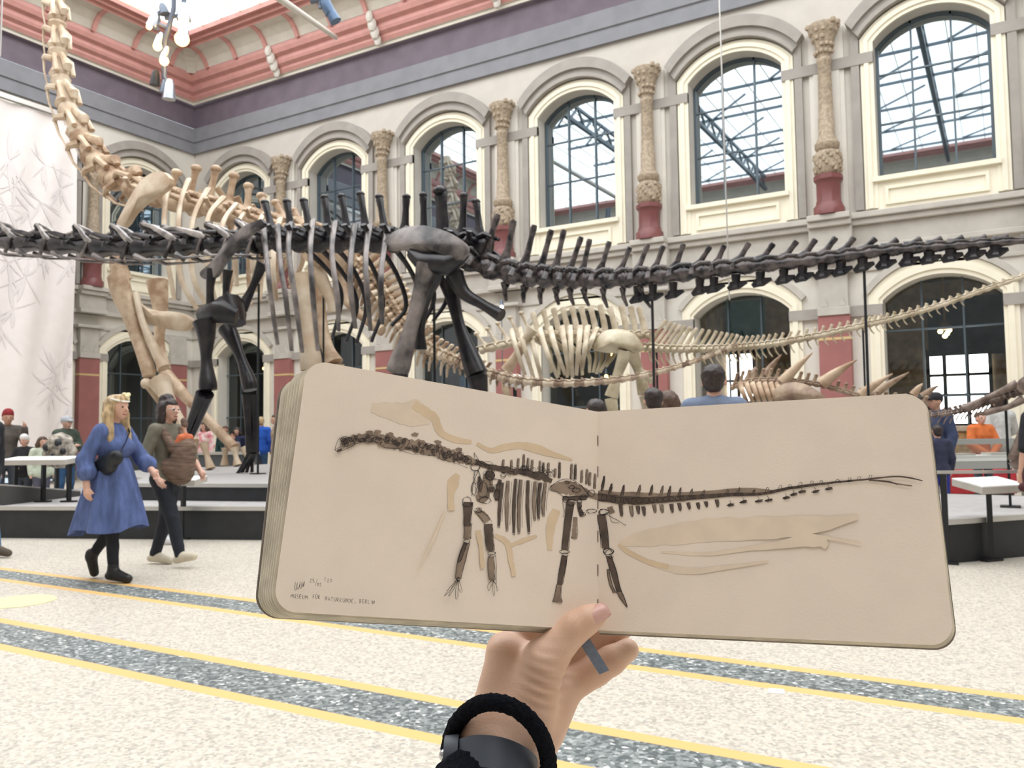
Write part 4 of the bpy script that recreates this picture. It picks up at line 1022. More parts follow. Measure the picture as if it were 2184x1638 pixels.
def vertebra(root, name, mt_, c, t, L, r, tip=None, tw=0.0, chev=None, sr=None, zyg=.6, lab=None, knob=0.0, drop=.12):
    t = Vector(t).normalized(); u = (VZ - t * VZ.dot(t)).normalized(); m = MB()
    m.tube([c - t * L * .52, c - t * L * .40, c - t * L * .12, c + t * L * .12, c + t * L * .40, c + t * L * .52], [r * .9, r, r * .70, r * .70, r, r * .9], 10)
    sr = sr or r * .36
    if tip is not None:
        tip = Vector(tip); b0 = c + u * r * .5; ax = tip - b0; ln = ax.length
        w_ = min(L * .32, ln * .6)
        pts = [b0, b0 + ax * .35 + t * w_ * .12, b0 + ax * .7 + t * w_ * .05, b0 + ax * .92, tip]
        m.tube(pts, [(w_, r * .55), (sr * 1.1, r * .32), (sr * .95, r * .26), (sr * 1.15, r * .34), (sr * .9, r * .28)], 8)
        if knob: m.ball(tip, knob, 8, 6, (1, 1.3, .8))
    if zyg:
        for sd in (-1, 1):
            for q in (-1, 1):
                m.tube([c + u * r * .7 + VY * sd * r * .3, c + u * r * 1.05 + VY * sd * r * .55 + t * q * L * .36, c + u * r * .95 + VY * sd * r * .6 + t * q * L * .56 * zyg / .6], [r * .3, r * .24, r * .16], 6)
    if tw:
        for sd in (-1, 1):
            m.tube([c + u * r * .35 + VY * sd * r * .5, c + u * r * .3 + VY * sd * (r + tw * .6), c - u * r * drop + VY * sd * (r + tw)], [(r * .42, r * .3), (r * .26, r * .2), (r * .34, r * .16)], 8)
    if chev is not None:
        chev = Vector(chev); b0 = c - u * r * .9 + t * L * .3; mid = b0.lerp(chev, .5) + (t * (chev - b0).length * -.08)
        for sd in (-1, 1): m.tube([b0 + VY * sd * r * .4, b0.lerp(mid, .6) + VY * sd * r * .12], [r * .22, r * .2], 6)
        m.tube([b0.lerp(mid, .45), mid, chev], [r * .22, r * .26, r * .15], 7)
    return m.build(name, mt_, root, label=lab)
def bone(root, name, mt_, pts, rad, n=12, flat=1.0, lab=None, ref=(0, 1, 0), ends=1.0):
    """long bone: pts/rad sparse, smoothed; flares at both ends come from rad"""
    k = max(10, 5 * len(pts)); P = spline([list(p) for p in pts], k)
    R_ = [float(x[0]) for x in spline([[r, 0] for r in rad], k)] if not isinstance(rad[0], tuple) else [tuple(map(float, x)) for x in spline([list(r) for r in rad], k)]
    m = MB(); m.tube(P, R_, n, flat, ref); return m.build(name, mt_, root, label=lab)
def blade(root, name, mt_, out, th, dome, lab=None, cs_=(.72, .4)):
    """flat bone: traced outline given real thickness and a bulge towards the near side"""
    n = len(out); out = [Vector(p) for p in spline([list(p) for p in out + [out[0]]], 4 * n + 1)][:-1]
    c = sum(out, Vector()) / len(out); nb = Vector((0, -1, 0)); rings = [[p - nb * th * .5 for p in out], [p + nb * th * .5 for p in out]]
    for q in cs_: rings.append([c + (p - c) * q + nb * (th * .5 + dome * (1 - q) ** .8) for p in out])
    rings.append([c + (p - c) * .08 + nb * (th * .5 + dome) for p in out])
    m = MB(); m.loft(rings); return m.build(name, mt_, root, label=lab)
def rib_(root, mt_, px, Y0, bulge, r, side=-1, flat=.6, name='rib', lab=None):
    """px: traced picture points of the near rib; its far twin mirrors it over the body's middle plane"""
    n = len(px); pts = []
    for i, (x, y) in enumerate(px):
        t = i / (n - 1); yy = Y0 - bulge * (math.sin(math.pi * (.12 + .62 * t)) if t < 1 else .75)
        p = on_y(x, y, yy)
        pts.append(p if side < 0 else Vector((p.x, 2 * Y0 - p.y, p.z)))
    return bone(root, name, mt_, pts, [r * 1.35] + [r] * (n - 2) + [r * .75], 8, flat, lab)
def foot_(root, mt_, top, z, r, d=-1, toes=4, spread=.5, name='foot'):
    m = MB(); top = Vector(top)
    for k in range(toes):
        a = lerp(-spread, spread, k / max(1, toes - 1)); e_ = Vector((top.x + d * (abs(top.z - z) * .35 + r * 1.2) * math.cos(a), top.y + math.sin(a) * r * 2.2, z + r * .28))
        md = top.lerp(e_, .6) + VZ * r * .2
        m.tube([top + VY * math.sin(a) * r, md, e_, e_ + Vector((d * r * .5, 0, -r * .1))], [r * .42, r * .30, r * .32, r * .12], 7)
    return m.build(name, mt_, root)
def posts(root, pts, mt_=None):
    for a, b_ in pts:
        m = MB(); m.bar(a, b_, .028, .028); m.bar(Vector((a[0] - .1, a[1], a[2] + .01)), Vector((a[0] + .1, a[1], a[2] + .01)), .2, .02); m.build('support_post', M_post, root, smooth=False)

# ---- black long-necked skeleton (nearest)
D = 10.2
SK = empty('dinosaur_skeleton', on_y(700, 1010, D).xy.to_3d() + VZ * Z2, 'black long-tailed dinosaur skeleton stretching across the whole hall, nearest on the platform', 'skeleton', 'mounted dinosaur skeletons')
def Pd(x, y, o=0.0): return on_y(x, y, D + o)
NV = [((-45, 512), (44, 520), (-10, 470), 22), ((44, 518), (116, 524), (80, 478), 23), ((116, 522), (205, 530), (162, 480), 24), ((205, 527), (292, 531), (240, 480), 26), ((292, 529), (384, 527), (303, 477), 27), ((384, 526), (446, 522), (345, 487), 26), ((446, 522), (498, 520), (440, 478), 24), ((498, 520), (552, 521), (505, 470), 24)]
for a, b_, tp, r in NV:
    A0, B0_ = Pd(*a), Pd(*b_); c = (A0 + B0_) / 2; t = B0_ - A0; rr = r * scale_at(c)
    o = vertebra(SK, 'neck_vertebra', M_dark, c, t, t.length, rr * .92, Pd(*tp), .04, None, rr * .36, 1.0)
    tn = t.normalized(); hl = t.length / 2; tz = (VZ - tn * VZ.dot(tn)).normalized()
    m = MB()
    for sd in (-1, 1):
        m.tube([c - tz * rr * .8 + VY * sd * rr * .8 - tn * hl * .6, c - tz * rr * 1.15 + VY * sd * rr * .9, c - tz * rr * 1.05 + VY * sd * rr * .8 + t * .75], [rr * .26, rr * .14, rr * .05], 6)
        m.tube([c - tz * rr * .9 + VY * sd * rr * .8 + tn * hl * .75, c - tz * rr * .2 + VY * sd * rr * .95 + tn * hl * .95, c + tz * rr * .7 + VY * sd * rr * .7 + tn * hl * 1.0], [rr * .2, rr * .11, rr * .16], 6)
    m.build('neck_rib', M_dark2, o)
    m = MB(); tp3 = Pd(*tp)
    for sd in (-1, 1):
        m.tube([tp3 + VY * sd * rr * .12, tp3.lerp(c + tn * hl * .9 + tz * rr * .75, .45) + VY * sd * rr * .45 + tz * rr * .12, c + tn * hl * .9 + tz * rr * .62 + VY * sd * rr * .7, c + tn * hl * 1.18 + tz * rr * .42 + VY * sd * rr * .7], [(rr * .14, rr * .12), (rr * .20, rr * .2), (rr * .32, rr * .26), (rr * .12, rr * .14)], 8)
        m.tube([tp3.lerp(c, .35) + VY * sd * rr * .2, c - tn * hl * .55 + tz * rr * .62 + VY * sd * rr * .55, c - tn * hl * 1.0 + tz * rr * .85 + VY * sd * rr * .6], [rr * .16, rr * .12, rr * .16], 7)
    m.build('neck_arch', M_arch, o, label='upper arch coloured pale grey for its highlight')
DS = [(565, 432), (612, 430), (648, 428), (692, 421), (729, 419), (769, 414), (809, 420), (873, 420), (903, 416), (940, 408), (990, 417), (1016, 430)]
for k, tp in enumerate(DS):
    x = 560 + k * 40; x2 = x + 40
    A0, B0_ = Pd(x, 515 + .25 * k), Pd(x2, 516 + 1.2 * k if k > 7 else 515); c = (A0 + B0_) / 2; rr = 25 * scale_at(c)
    tipx = {7: tp[0] - 6, 8: tp[0]}.get(k, tp[0])
    vertebra(SK, 'back_vertebra', M_dark, c, B0_ - A0, (B0_ - A0).length, rr, Pd(tipx, tp[1]), .34 if k < 8 else .15, None, rr * (.30 if k != 9 else .6), .8, knob=rr * (.34 if k != 9 else .6), drop=-.9)
RB = [[(562, 488), (570, 560), (576, 620), (592, 735)], [(592, 482), (598, 560), (610, 640), (622, 748)], [(619, 478), (616, 540), (630, 640), (645, 752)], [(667, 472), (662, 540), (668, 640), (678, 748)], [(714, 475), (708, 540), (720, 640), (722, 705)], [(757, 480), (748, 550), (748, 620), (758, 700)], [(788, 482), (780, 550), (783, 620), (790, 705)], [(826, 490), (815, 560), (812, 620), (815, 690)]]
for k, px in enumerate(RB):
    rib_(SK, M_dark2, px, D, .85, .052, -1, .6)
    rib_(SK, M_dark, [(x + 6, lerp(y, px[0][1], .12)) for x, y in px], D, .8, .046, 1, .6)
for sd, mt_ in ((-1, M_dark2), (1, M_dark)):
    IL = [(818, 523), (832, 505), (856, 490), (905, 482), (950, 493), (985, 514), (998, 532), (985, 555), (966, 556), (945, 545), (915, 552), (892, 543), (862, 533), (836, 535)]
    o = blade(SK, 'hip_blade', mt_, [Pd(x, y, -.48) for x, y in IL], .10, .14, 'grey-black hip blade with a polished rim' if sd < 0 else None)
    if sd > 0:
        for v in o.data.vertices: v.co.y = -v.co.y
for sd in (-1, 1):
    m = MB(); m.tube([Pd(880, 540, .5 * sd), Pd(905, 560, .55 * sd), Pd(955, 565, .5 * sd), Pd(985, 550, .4 * sd)], [.10, .16, .16, .10], 10); m.build('hip_socket', M_dark, SK)
for o_ in (-.3, .3):
    bone(SK, 'ischium', M_dark, [Pd(968, 585, o_), Pd(990, 625, o_ * .8), Pd(1030, 650, o_ * .5), Pd(1068, 672, o_ * .3)], [.14, .10, .075, .10])
    bone(SK, 'pubis', M_dark, [Pd(930, 580, o_), Pd(908, 640, o_ * .8), Pd(898, 700, o_ * .6), Pd(897, 745, o_ * .5)], [.14, .075, .06, .10])
yn, yf = -.55, .5
bone(SK, 'thigh_bone', M_dark2, [Pd(912, 562, yn), Pd(901, 610, yn), Pd(876, 700, yn), Pd(853, 775, yn), Pd(846, 795, yn)], [.17, .125, .105, .165, .16], 14, lab='big grey-black thigh bone')
bone(SK, 'thigh_bone', M_dark, [Pd(958, 600, yf), Pd(968, 645, yf), Pd(982, 702, yf), Pd(1008, 775, yf), Pd(1018, 800, yf)], [.17, .11, .095, .16, .17], 14)
for (kx, ky, o_) in ((848, 798, yn), (1018, 803, yf)):
    K = Pd(kx, ky, o_); An = Vector((K.x + (-.1 if o_ < 0 else .25), K.y, Z2 + .34))
    bone(SK, 'shin_bone', M_dark, [K, K.lerp(An, .5), An], [.16, .075, .12]); bone(SK, 'fibula', M_dark, [K + VY * .1, K.lerp(An, .5) + VY * .12, An + VY * .09], [.07, .045, .07]); foot_(SK, M_dark, An, Z2, .12, -1, 5, .7)
for sd, mt_ in ((-1, M_dark2), (1, M_dark)):
    y0 = -.55 if sd < 0 else .5; ox = 0 if sd < 0 else 34; oy = 0 if sd < 0 else -4
    SC = [(560, 468), (566, 480), (540, 497), (505, 530), (478, 565), (462, 590), (440, 596), (430, 582), (452, 562), (488, 515), (520, 486), (545, 474)]
    if sd < 0: blade(SK, 'shoulder_blade', M_dark2, [Pd(x, y, y0) for x, y in SC], .08, .05, 'grey shoulder blade')
    else: bone(SK, 'shoulder_blade', M_dark, [Pd(560, 560, y0), Pd(540, 610, y0), Pd(515, 660, y0 * .8)], [(.16, .05), (.09, .04), (.15, .06)])
    bone(SK, 'collar_strut', M_dark, [Pd(452 + ox, 575, y0), Pd(448 + ox, 620, y0 * 1.05), Pd(450 + ox, 668, y0 * .9)], [.10, .065, .09])
    bone(SK, 'coracoid', M_dark, [Pd(428 + ox, 672, y0 * .9), Pd(462 + ox, 664, y0), Pd(505 + ox * .3, 676, y0 * .7)], [(.13, .09), (.20, .10), (.14, .09)])
m = MB(); m.tube([Pd(470, 668, 0), Pd(488, 655, 0), Pd(505, 690, 0)], [(.22, .25), (.26, .35), (.12, .2)], 10); m.build('breast_bone', M_dark, SK)
bone(SK, 'upper_arm_bone', M_dark, [Pd(436, 686, -.6), Pd(440, 715, -.6), Pd(440, 765, -.6), Pd(443, 815, -.6), Pd(444, 832, -.6)], [.20, .155, .095, .15, .15], 14)
bone(SK, 'upper_arm_bone', M_dark, [Pd(484, 700, .5), Pd(496, 722, .5), Pd(514, 765, .5), Pd(530, 812, .5), Pd(534, 832, .5)], [.17, .14, .09, .14, .13], 14)
for (e0, w0, f0, o_) in (((440, 840), (393, 952), (386, 1006), -.6), ((536, 842), (538, 965), (528, 1006), .5)):
    E0, W0 = Pd(*e0, o_), Pd(*w0, o_ if o_ > 0 else -.35)
    bone(SK, 'forearm_bone', M_dark, [E0, E0.lerp(W0, .5) + VY * .05, W0], [.13, .075, .09]); bone(SK, 'forearm_bone', M_dark, [E0 + VY * -.1, E0.lerp(W0, .5) - VY * .09, W0 - VY * .06], [.10, .06, .07])
    foot_(SK, M_dark, W0, Z2, .10, -1, 5, .8, 'hand_bones')
TC = [(985, 548), (1010, 560), (1060, 578), (1120, 590), (1190, 596), (1260, 598), (1330, 597), (1420, 589), (1500, 580), (1600, 569), (1700, 560), (1780, 551), (1850, 540), (1950, 531), (2050, 524), (2184, 514), (2300, 507)]
def onc(x, C_=TC):
    for (a, ay), (b2, by) in zip(C_, C_[1:]):
        if a <= x <= b2: return lerp(ay, by, (x - a) / (b2 - a))
    return C_[-1][1]
TS = [(1062, 457), (1096, 470), (1140, 480), (1176, 490), (1203, 490), (1240, 505), (1258, 510), (1300, 515), (1344, 527), (1382, 521), (1415, 524), (1458, 520), (1515, 525), (1545, 523), (1598, 518), (1650, 519), (1700, 514), (1740, 510), (1783, 506), (1822, 506), (1868, 508), (1915, 510), (1965, 508), (2010, 508), (2056, 506), (2105, 505), (2152, 504), (2200, 503)]
CH = {0: None, 1: (1080, 642), 2: (1117, 646), 3: (1154, 649), 4: (1192, 650), 5: (1224, 651), 6: (1256, 652), 7: (1296, 656), 8: (1338, 653), 9: (1388, 656)}
cx0 = [1028] + [TS[k][0] - (26 if k < 14 else 32) for k in range(1, len(TS))]
bd = [1000] + [(cx0[k] + cx0[k + 1]) / 2 for k in range(len(TS) - 1)] + [2215]
for k, tp in enumerate(TS):
    A0, B0_ = Pd(bd[k], onc(bd[k])), Pd(bd[k + 1], onc(bd[k + 1])); c = (A0 + B0_) / 2
    hh = lerp(25, 20, min(1, k / 8)) if k < 9 else lerp(20, 8.5, (k - 9) / (len(TS) - 10)); rr = hh * scale_at(c)
    ch = CH.get(k)
    tv = vertebra(SK, 'tail_vertebra', M_darkt, c, B0_ - A0, (B0_ - A0).length, rr, Pd(*tp), .16 * (1 - k / 16) if k < 15 else 0, Pd(*ch) if ch else None, max(.035, rr * .26), .9, drop=.3)
    if k > 8 and k < 27:                    # flat double-ended chevrons further back
        cx_ = cx0[k] + 4; d0 = lerp(34, 19, (k - 9) / 18); q0 = Pd(cx_, onc(cx_) + hh * .8); q1 = Pd(cx_, onc(cx_) + hh * .7 + d0); tt = (B0_ - A0).normalized(); w_ = 17 * scale_at(c)
        m = MB(); m.tube([q0, q0.lerp(q1, .6), q1], [.06, .05, .07], 7); m.tube([q1 - tt * w_ * 1.0 - VZ * .01, q1 - tt * w_ * .3 + VZ * .03, q1 + tt * w_ * .3 + VZ * .03, q1 + tt * w_ * 1.4 + VZ * .06], [(.03, .03), (.06, .05), (.055, .05), (.02, .02)], 7); m.build('tail_chevron', M_dark, tv)
hx = Pd(925, 560); fx = Pd(524, 600)
posts(SK, [((hx.x, D, Z2), (hx.x, D, hx.z)), ((fx.x, D + .3, Z2), (fx.x, D + .3, fx.z)), ((Pd(1390, 600).x, D, Z1), (Pd(1390, 600).x, D, Pd(1390, 600).z)), ((Pd(1842, 600).x, D, Z1), (Pd(1842, 545).x, D, Pd(1842, 545).z))])

# ---- tall tan skeleton behind it, neck rising out of the picture
D2 = 12.4
SG = empty('dinosaur_skeleton', on_y(500, 1000, D2).xy.to_3d() + VZ * Z2, 'giant tan dinosaur skeleton with its neck rising past the banner, behind the black one', 'skeleton', 'mounted dinosaur skeletons')
def Pg(x, y, o=0.0): return on_y(x, y, D2 + o)
NK2 = [(112, -70), (118, -10), (122, 45), (122, 105), (128, 165), (142, 228), (168, 288), (200, 340), (240, 382), (292, 405)]
NT2 = [(138, -40), (150, 40), (158, 80), (162, 160), (172, 214), (206, 292), (232, 345), (238, 382), (292, 378)]
for k in range(len(NK2) - 1):
    A0, B0_ = Pg(*NK2[k]), Pg(*NK2[k + 1]); c = (A0 + B0_) / 2; t = (B0_ - A0); tl = t.length; tn = t.normalized(); rr = lerp(17, 25, k / 8) * scale_at(c)
    up = Vector((-tn.z, 0, tn.x)); up = up if up.x > 0 else -up
    m = MB(); m.tube([A0, A0 + tn * tl * .12, c - tn * tl * .1, c + tn * tl * .15, B0_ - tn * tl * .12, B0_ + tn * tl * .02], [rr * .8, rr * 1.0, rr * .62, rr * .66, rr * 1.08, rr * .9], 10)
    m.tube([c - tn * tl * .32 + up * rr * .5, c + up * rr * 1.0, c + tn * tl * .3 + up * rr * 1.5, c + tn * tl * .44 + up * rr * 1.35], [(rr * .3, rr * .3), (rr * .4, rr * .3), (rr * .5, rr * .5), (rr * .22, rr * .3)], 8)
    for sd in (-1, 1):
        m.tube([c - tn * tl * .2 + up * rr * .3 + VY * sd * rr * .5, c + up * rr * .8 + VY * sd * rr * .95, c + tn * tl * .48 + up * rr * .9 + VY * sd * rr * .9], [rr * .3, rr * .24, rr * .28], 7)
        m.tube([c - tn * tl * .1 + VY * sd * rr * .5, c - tn * tl * .25 - up * rr * .9 + VY * sd * rr * .9, c - tn * tl * .3 - up * rr * 1.5 + VY * sd * rr * .7], [rr * .4, rr * .3, rr * .2], 7)
        m.tube([c - tn * tl * .3 - up * rr * 1.4 + VY * sd * rr * .7, c + tn * tl * .1 - up * rr * 1.7 + VY * sd * rr * .6, c + tn * tl * .8 - up * rr * 1.45 + VY * sd * rr * .5], [rr * .18, rr * .12, rr * .06], 6)
    m.build('neck_vertebra', M_tan if k > 5 else M_tan2, SG)
DG = [(330, 380), (377, 368), (419, 359), (461, 360), (499, 375), (530, 397), (558, 418), (589, 433), (625, 450)]
for k, tp in enumerate(DG):
    A0 = Pg(292 + 42 * k, 408 + [0, 12, 22, 32, 42, 54, 66, 76, 84][k]); B0_ = Pg(292 + 42 * (k + 1), 408 + [12, 22, 32, 42, 54, 66, 76, 84, 94][k]); c = (A0 + B0_) / 2; rr = 24 * scale_at(c)
    vertebra(SG, 'back_vertebra', M_tan, c, B0_ - A0, (B0_ - A0).length, rr, Pg(*tp), .35, None, rr * .3, .8, knob=rr * .42, drop=-.9)
RG = [[(362, 395), (352, 440), (352, 520), (372, 640)], [(402, 385), (386, 430), (380, 490), (385, 590), (420, 660)], [(444, 404), (418, 450), (408, 500), (412, 590), (440, 650)], [(476, 422), (448, 455), (440, 500), (444, 580), (462, 650)], [(502, 438), (478, 470), (470, 520), (475, 600)], [(530, 448), (508, 475), (500, 530), (505, 610)], [(560, 462), (545, 500), (540, 560), (548, 620)], [(596, 470), (585, 520), (582, 580), (590, 640)]]
for k, px in enumerate(RG):
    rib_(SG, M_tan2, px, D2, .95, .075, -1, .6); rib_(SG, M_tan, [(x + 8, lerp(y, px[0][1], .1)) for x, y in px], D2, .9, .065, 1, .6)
blade(SG, 'shoulder_blade', M_tan2, [Pg(x, y, -1.0) for x, y in [(367, 382), (352, 368), (330, 370), (308, 384), (290, 408), (272, 440), (253, 480), (262, 487), (275, 478), (290, 455), (315, 432), (345, 414), (364, 398)]], .12, .08, 'pale paddle-shaped shoulder blade')
bone(SG, 'shoulder_blade', M_tan, [Pg(300, 400, 1.0), Pg(275, 450, 1.0), Pg(245, 520, .9)], [(.30, .08), (.16, .07), (.22, .08)])
blade(SG, 'breast_bone', M_tan2, [Pg(x, y, -.7) for x, y in [(284, 632), (308, 655), (345, 664), (378, 666), (408, 680), (404, 700), (385, 706), (345, 698), (310, 688), (290, 668)]], .14, .12)
bone(SG, 'coracoid', M_tan, [Pg(245, 520, -.9), Pg(250, 560, -1.0), Pg(262, 600, -.9)], [(.16, .08), (.24, .12), (.3, .14)])
bone(SG, 'upper_arm_bone', M_tan, [Pg(250, 585, -1.0), Pg(258, 620, -1.0), Pg(276, 670, -1.0), Pg(296, 730, -1.0), Pg(315, 785, -1.0), Pg(318, 802, -1.0)], [(.30, .16), (.30, .15), (.20, .13), (.15, .12), (.16, .14), (.15, .13)], 14, lab='long tan upper arm bone')
bone(SG, 'upper_arm_bone', M_tan, [Pg(335, 600, .8), Pg(342, 660, .8), Pg(340, 730, .8), Pg(350, 790, .8)], [.26, .18, .12, .17], 12)
bone(SG, 'rib', M_tan2, [Pg(290, 625, -.95), Pg(302, 680, -1.0), Pg(325, 735, -.95), Pg(350, 785, -.9)], [.07, .07, .10, .13])
E0, W0 = Pg(340, 812, -1.0), Pg(412, 945, -1.0)
bone(SG, 'forearm_bone', M_tan2, [E0, Pg(356, 845, -1.0), Pg(382, 895, -1.0), W0], [.24, .15, .11, .13]); bone(SG, 'forearm_bone', M_tan, [Pg(326, 822, -.85), Pg(350, 860, -.8), Pg(378, 905, -.8), Pg(402, 950, -.9)], [.16, .12, .09, .11])
m = MB(); m.ball(Pg(312, 818, -1.1), .12, 10, 7); m.build('elbow_joint', M_tan2, SG)
E1 = Pg(352, 800, .8); W1 = Pg(500, 955, .8)
bone(SG, 'forearm_bone', M_tan, [E1, E1.lerp(W1, .5), W1], [.18, .11, .12])
for W_, nm in ((W0, -1), (W1, 1)):
    for k in range(4):
        a = Vector((W_.x + (k - 1.5) * .14, W_.y + (k % 2) * .16 - .08, W_.z)); b2 = Vector((W_.x + .1 + (k - 1.5) * .22, a.y, Z2 + .03))
        bone(SG, 'hand_bone', M_tan2, [a, a.lerp(b2, .5), b2], [.09, .055, .10], 9)
blade(SG, 'hip_blade', M_tan, [Pg(x, y, -.6) for x, y in [(640, 520), (670, 500), (715, 500), (750, 525), (748, 560), (715, 580), (690, 570), (655, 556)]], .12, .14)
blade(SG, 'hip_blade', M_tan, [Pg(x, y, .6) for x, y in [(640, 520), (670, 500), (715, 500), (750, 525), (748, 560), (715, 580), (690, 570), (655, 556)]], .12, .05)
bone(SG, 'pubis', M_tan2, [Pg(668, 560, -.55), Pg(682, 590, -.5), Pg(706, 640, -.45), Pg(712, 665, -.4)], [(.20, .09), (.18, .08), (.11, .07), (.16, .08)])
bone(SG, 'ischium', M_tan, [Pg(720, 575, -.45), Pg(740, 640, -.4), Pg(790, 690, -.3), Pg(815, 706, -.3)], [.16, .10, .08, .1])
bone(SG, 'thigh_bone', M_tan2, [Pg(640, 590, -.75), Pg(646, 620, -.75), Pg(652, 690, -.75), Pg(662, 760, -.75), Pg(664, 790, -.75)], [.24, .20, .15, .20, .2], 14)
bone(SG, 'thigh_bone', M_tan, [Pg(672, 600, .7), Pg(682, 680, .7), Pg(698, 740, .7), Pg(712, 775, .7)], [.22, .15, .13, .2], 14)
for kx, ky, o_ in ((664, 795, -.75), (714, 780, .7)):
    K = Pg(kx, ky, o_); An = Vector((K.x + .2, K.y, Z2 + .42)); bone(SG, 'shin_bone', M_tan, [K, K.lerp(An, .5), An], [.2, .11, .15]); foot_(SG, M_tan, An, Z2, .15, -1, 5, .7)
TG = [(720, 548), (762, 572), (800, 605), (830, 648), (858, 690), (890, 728), (930, 752), (975, 772), (1020, 790), (1070, 806), (1120, 815), (1200, 819), (1280, 815), (1350, 806), (1420, 790), (1480, 772), (1530, 753), (1572, 735)]
L_ = spline(TG, 64)
for k in range(0, 63):
    x, y = L_[k]; x2, y2 = L_[k + 1]; A0, B0_ = Pg(x, y), Pg(x2, y2); c = (A0 + B0_) / 2; t = (B0_ - A0); tn = t.normalized(); up = (VZ - tn * VZ.dot(tn)).normalized()
    f = k / 62; rr = (lerp(21, 11, min(1, f * 2.2)) if f < .45 else lerp(11, 4.0, (f - .45) / .55)) * scale_at(c)
    big = f < .5
    vertebra(SG, 'tail_vertebra', M_tan2 if k % 2 else M_brn if f > .4 else M_tan, c, t, t.length * 1.02, rr, c + up * rr * (3.0 if f < .3 else 2.2 if big else 1.5) + tn * rr * (1.0 if big else .6), .22 * (1 - f * 2.2) if f < .42 else 0, c - up * rr * (3.2 if f < .4 else 2.0) + tn * rr * .8 if f < .62 else None, rr * .34, .7, knob=rr * .36 if f < .5 else 0)
posts(SG, [((Pg(690, 560).x, D2, Z2), (Pg(690, 540).x, D2, Pg(690, 540).z))])

# ---- ivory skeleton with tall back spines, right of the middle
D3 = 13.6
SD = empty('dinosaur_skeleton', on_y(1320, 1000, D3).xy.to_3d() + VZ * Z1, 'ivory dinosaur skeleton with tall back spines and a long rising tail, right of the middle', 'skeleton', 'mounted dinosaur skeletons')
def Pi(x, y, o=0.0): return on_y(x, y, D3 + o)
tips = [(1016, 712), (1040, 702), (1062, 690), (1088, 678), (1112, 668), (1136, 666), (1158, 660), (1180, 657), (1200, 655), (1220, 654), (1239, 653), (1259, 652), (1280, 650), (1300, 654), (1325, 652), (1345, 653), (1363, 655)]
for k, tp in enumerate(tips):
    x = tp[0] + (10 if k < 5 else 2); yb = lerp(748, 716, min(1, k / 6)); x2 = (tips[k + 1][0] if k < len(tips) - 1 else 1385) + (10 if k < 5 else 2)
    A0, B0_ = Pi(x, yb), Pi(x2, lerp(748, 716, min(1, (k + 1) / 6))); c = (A0 + B0_) / 2; rr = 9 * scale_at(c)
    vertebra(SD, 'neck_vertebra' if k < 5 else 'back_vertebra', M_ivory, c, B0_ - A0, (B0_ - A0).length, rr, Pi(*tp), .22 if k > 4 else .08, None, .055 if k > 4 else .03, .8, knob=.05 if k < 5 else 0, drop=-.9)
RI = [[(1090, 705), (1100, 740), (1120, 800)], [(1108, 702), (1118, 740), (1138, 806)], [(1129, 704), (1140, 750), (1156, 812)], [(1151, 703), (1166, 750), (1190, 806)], [(1173, 700), (1186, 745), (1206, 800)], [(1198, 698), (1205, 740), (1214, 800)], [(1215, 697), (1218, 745), (1221, 804)], [(1237, 697), (1234, 745), (1229, 800)], [(1253, 697), (1248, 740), (1242, 785)], [(1272, 702), (1262, 725), (1256, 745)]]
for px in RI:
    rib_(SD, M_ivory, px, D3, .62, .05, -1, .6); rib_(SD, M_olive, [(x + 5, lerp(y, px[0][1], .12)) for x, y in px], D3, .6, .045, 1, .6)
IL3 = [(1269, 748), (1272, 728), (1290, 708), (1318, 702), (1345, 708), (1362, 724), (1371, 744), (1358, 752), (1335, 748), (1312, 753), (1290, 752)]
blade(SD, 'hip_blade', M_olive, [Pi(x, y, -.45) for x, y in IL3], .10, .22, 'smooth olive-gold hip blade')
blade(SD, 'hip_blade', M_olive, [Pi(x, y, .45) for x, y in IL3], .10, .05)
bone(SD, 'thigh_bone', M_olive, [Pi(1333, 748, -.5), Pi(1328, 768, -.5), Pi(1315, 806, -.5), Pi(1304, 846, -.5)], [.13, .105, .085, .12], 12)
bone(SD, 'thigh_bone', M_olive, [Pi(1345, 752, .5), Pi(1362, 790, .5), Pi(1374, 840, .5)], [.13, .09, .12], 12)
for kx, ky, o_ in ((1303, 850, -.5), (1376, 844, .5)):
    K = Pi(kx, ky, o_); An = Vector((K.x + .2, K.y, Z1 + .25)); bone(SD, 'shin_bone', M_olive, [K, K.lerp(An, .5), An], [.11, .06, .09]); foot_(SD, M_olive, An, Z1, .09, -1, 4, .6)
bone(SD, 'ischium', M_olive, [Pi(1352, 756, .1), Pi(1366, 790, .1), Pi(1392, 812, .1)], [.10, .06, .08])
bone(SD, 'upper_arm_bone', M_tan, [Pi(1112, 738, -.5), Pi(1104, 755, -.5), Pi(1080, 790, -.5)], [.12, .085, .11], 12)
bone(SD, 'shoulder_blade', M_ivory, [Pi(1135, 700, -.5), Pi(1122, 722, -.5), Pi(1108, 745, -.5)], [(.14, .05), (.08, .05), (.13, .06)])
K = Pi(1078, 792, -.5); An = Vector((K.x + .1, K.y, Z1 + .2)); bone(SD, 'forearm_bone', M_tan, [K, K.lerp(An, .5), An], [.1, .06, .08]); foot_(SD, M_tan, An, Z1, .08, -1, 4, .6, 'hand_bones')
T3 = [(1376, 742), (1440, 746), (1520, 745), (1584, 741), (1650, 734), (1740, 718), (1830, 698), (1900, 682), (1990, 657), (2080, 626), (2184, 590), (2260, 562)]
L_ = spline(T3, 58)
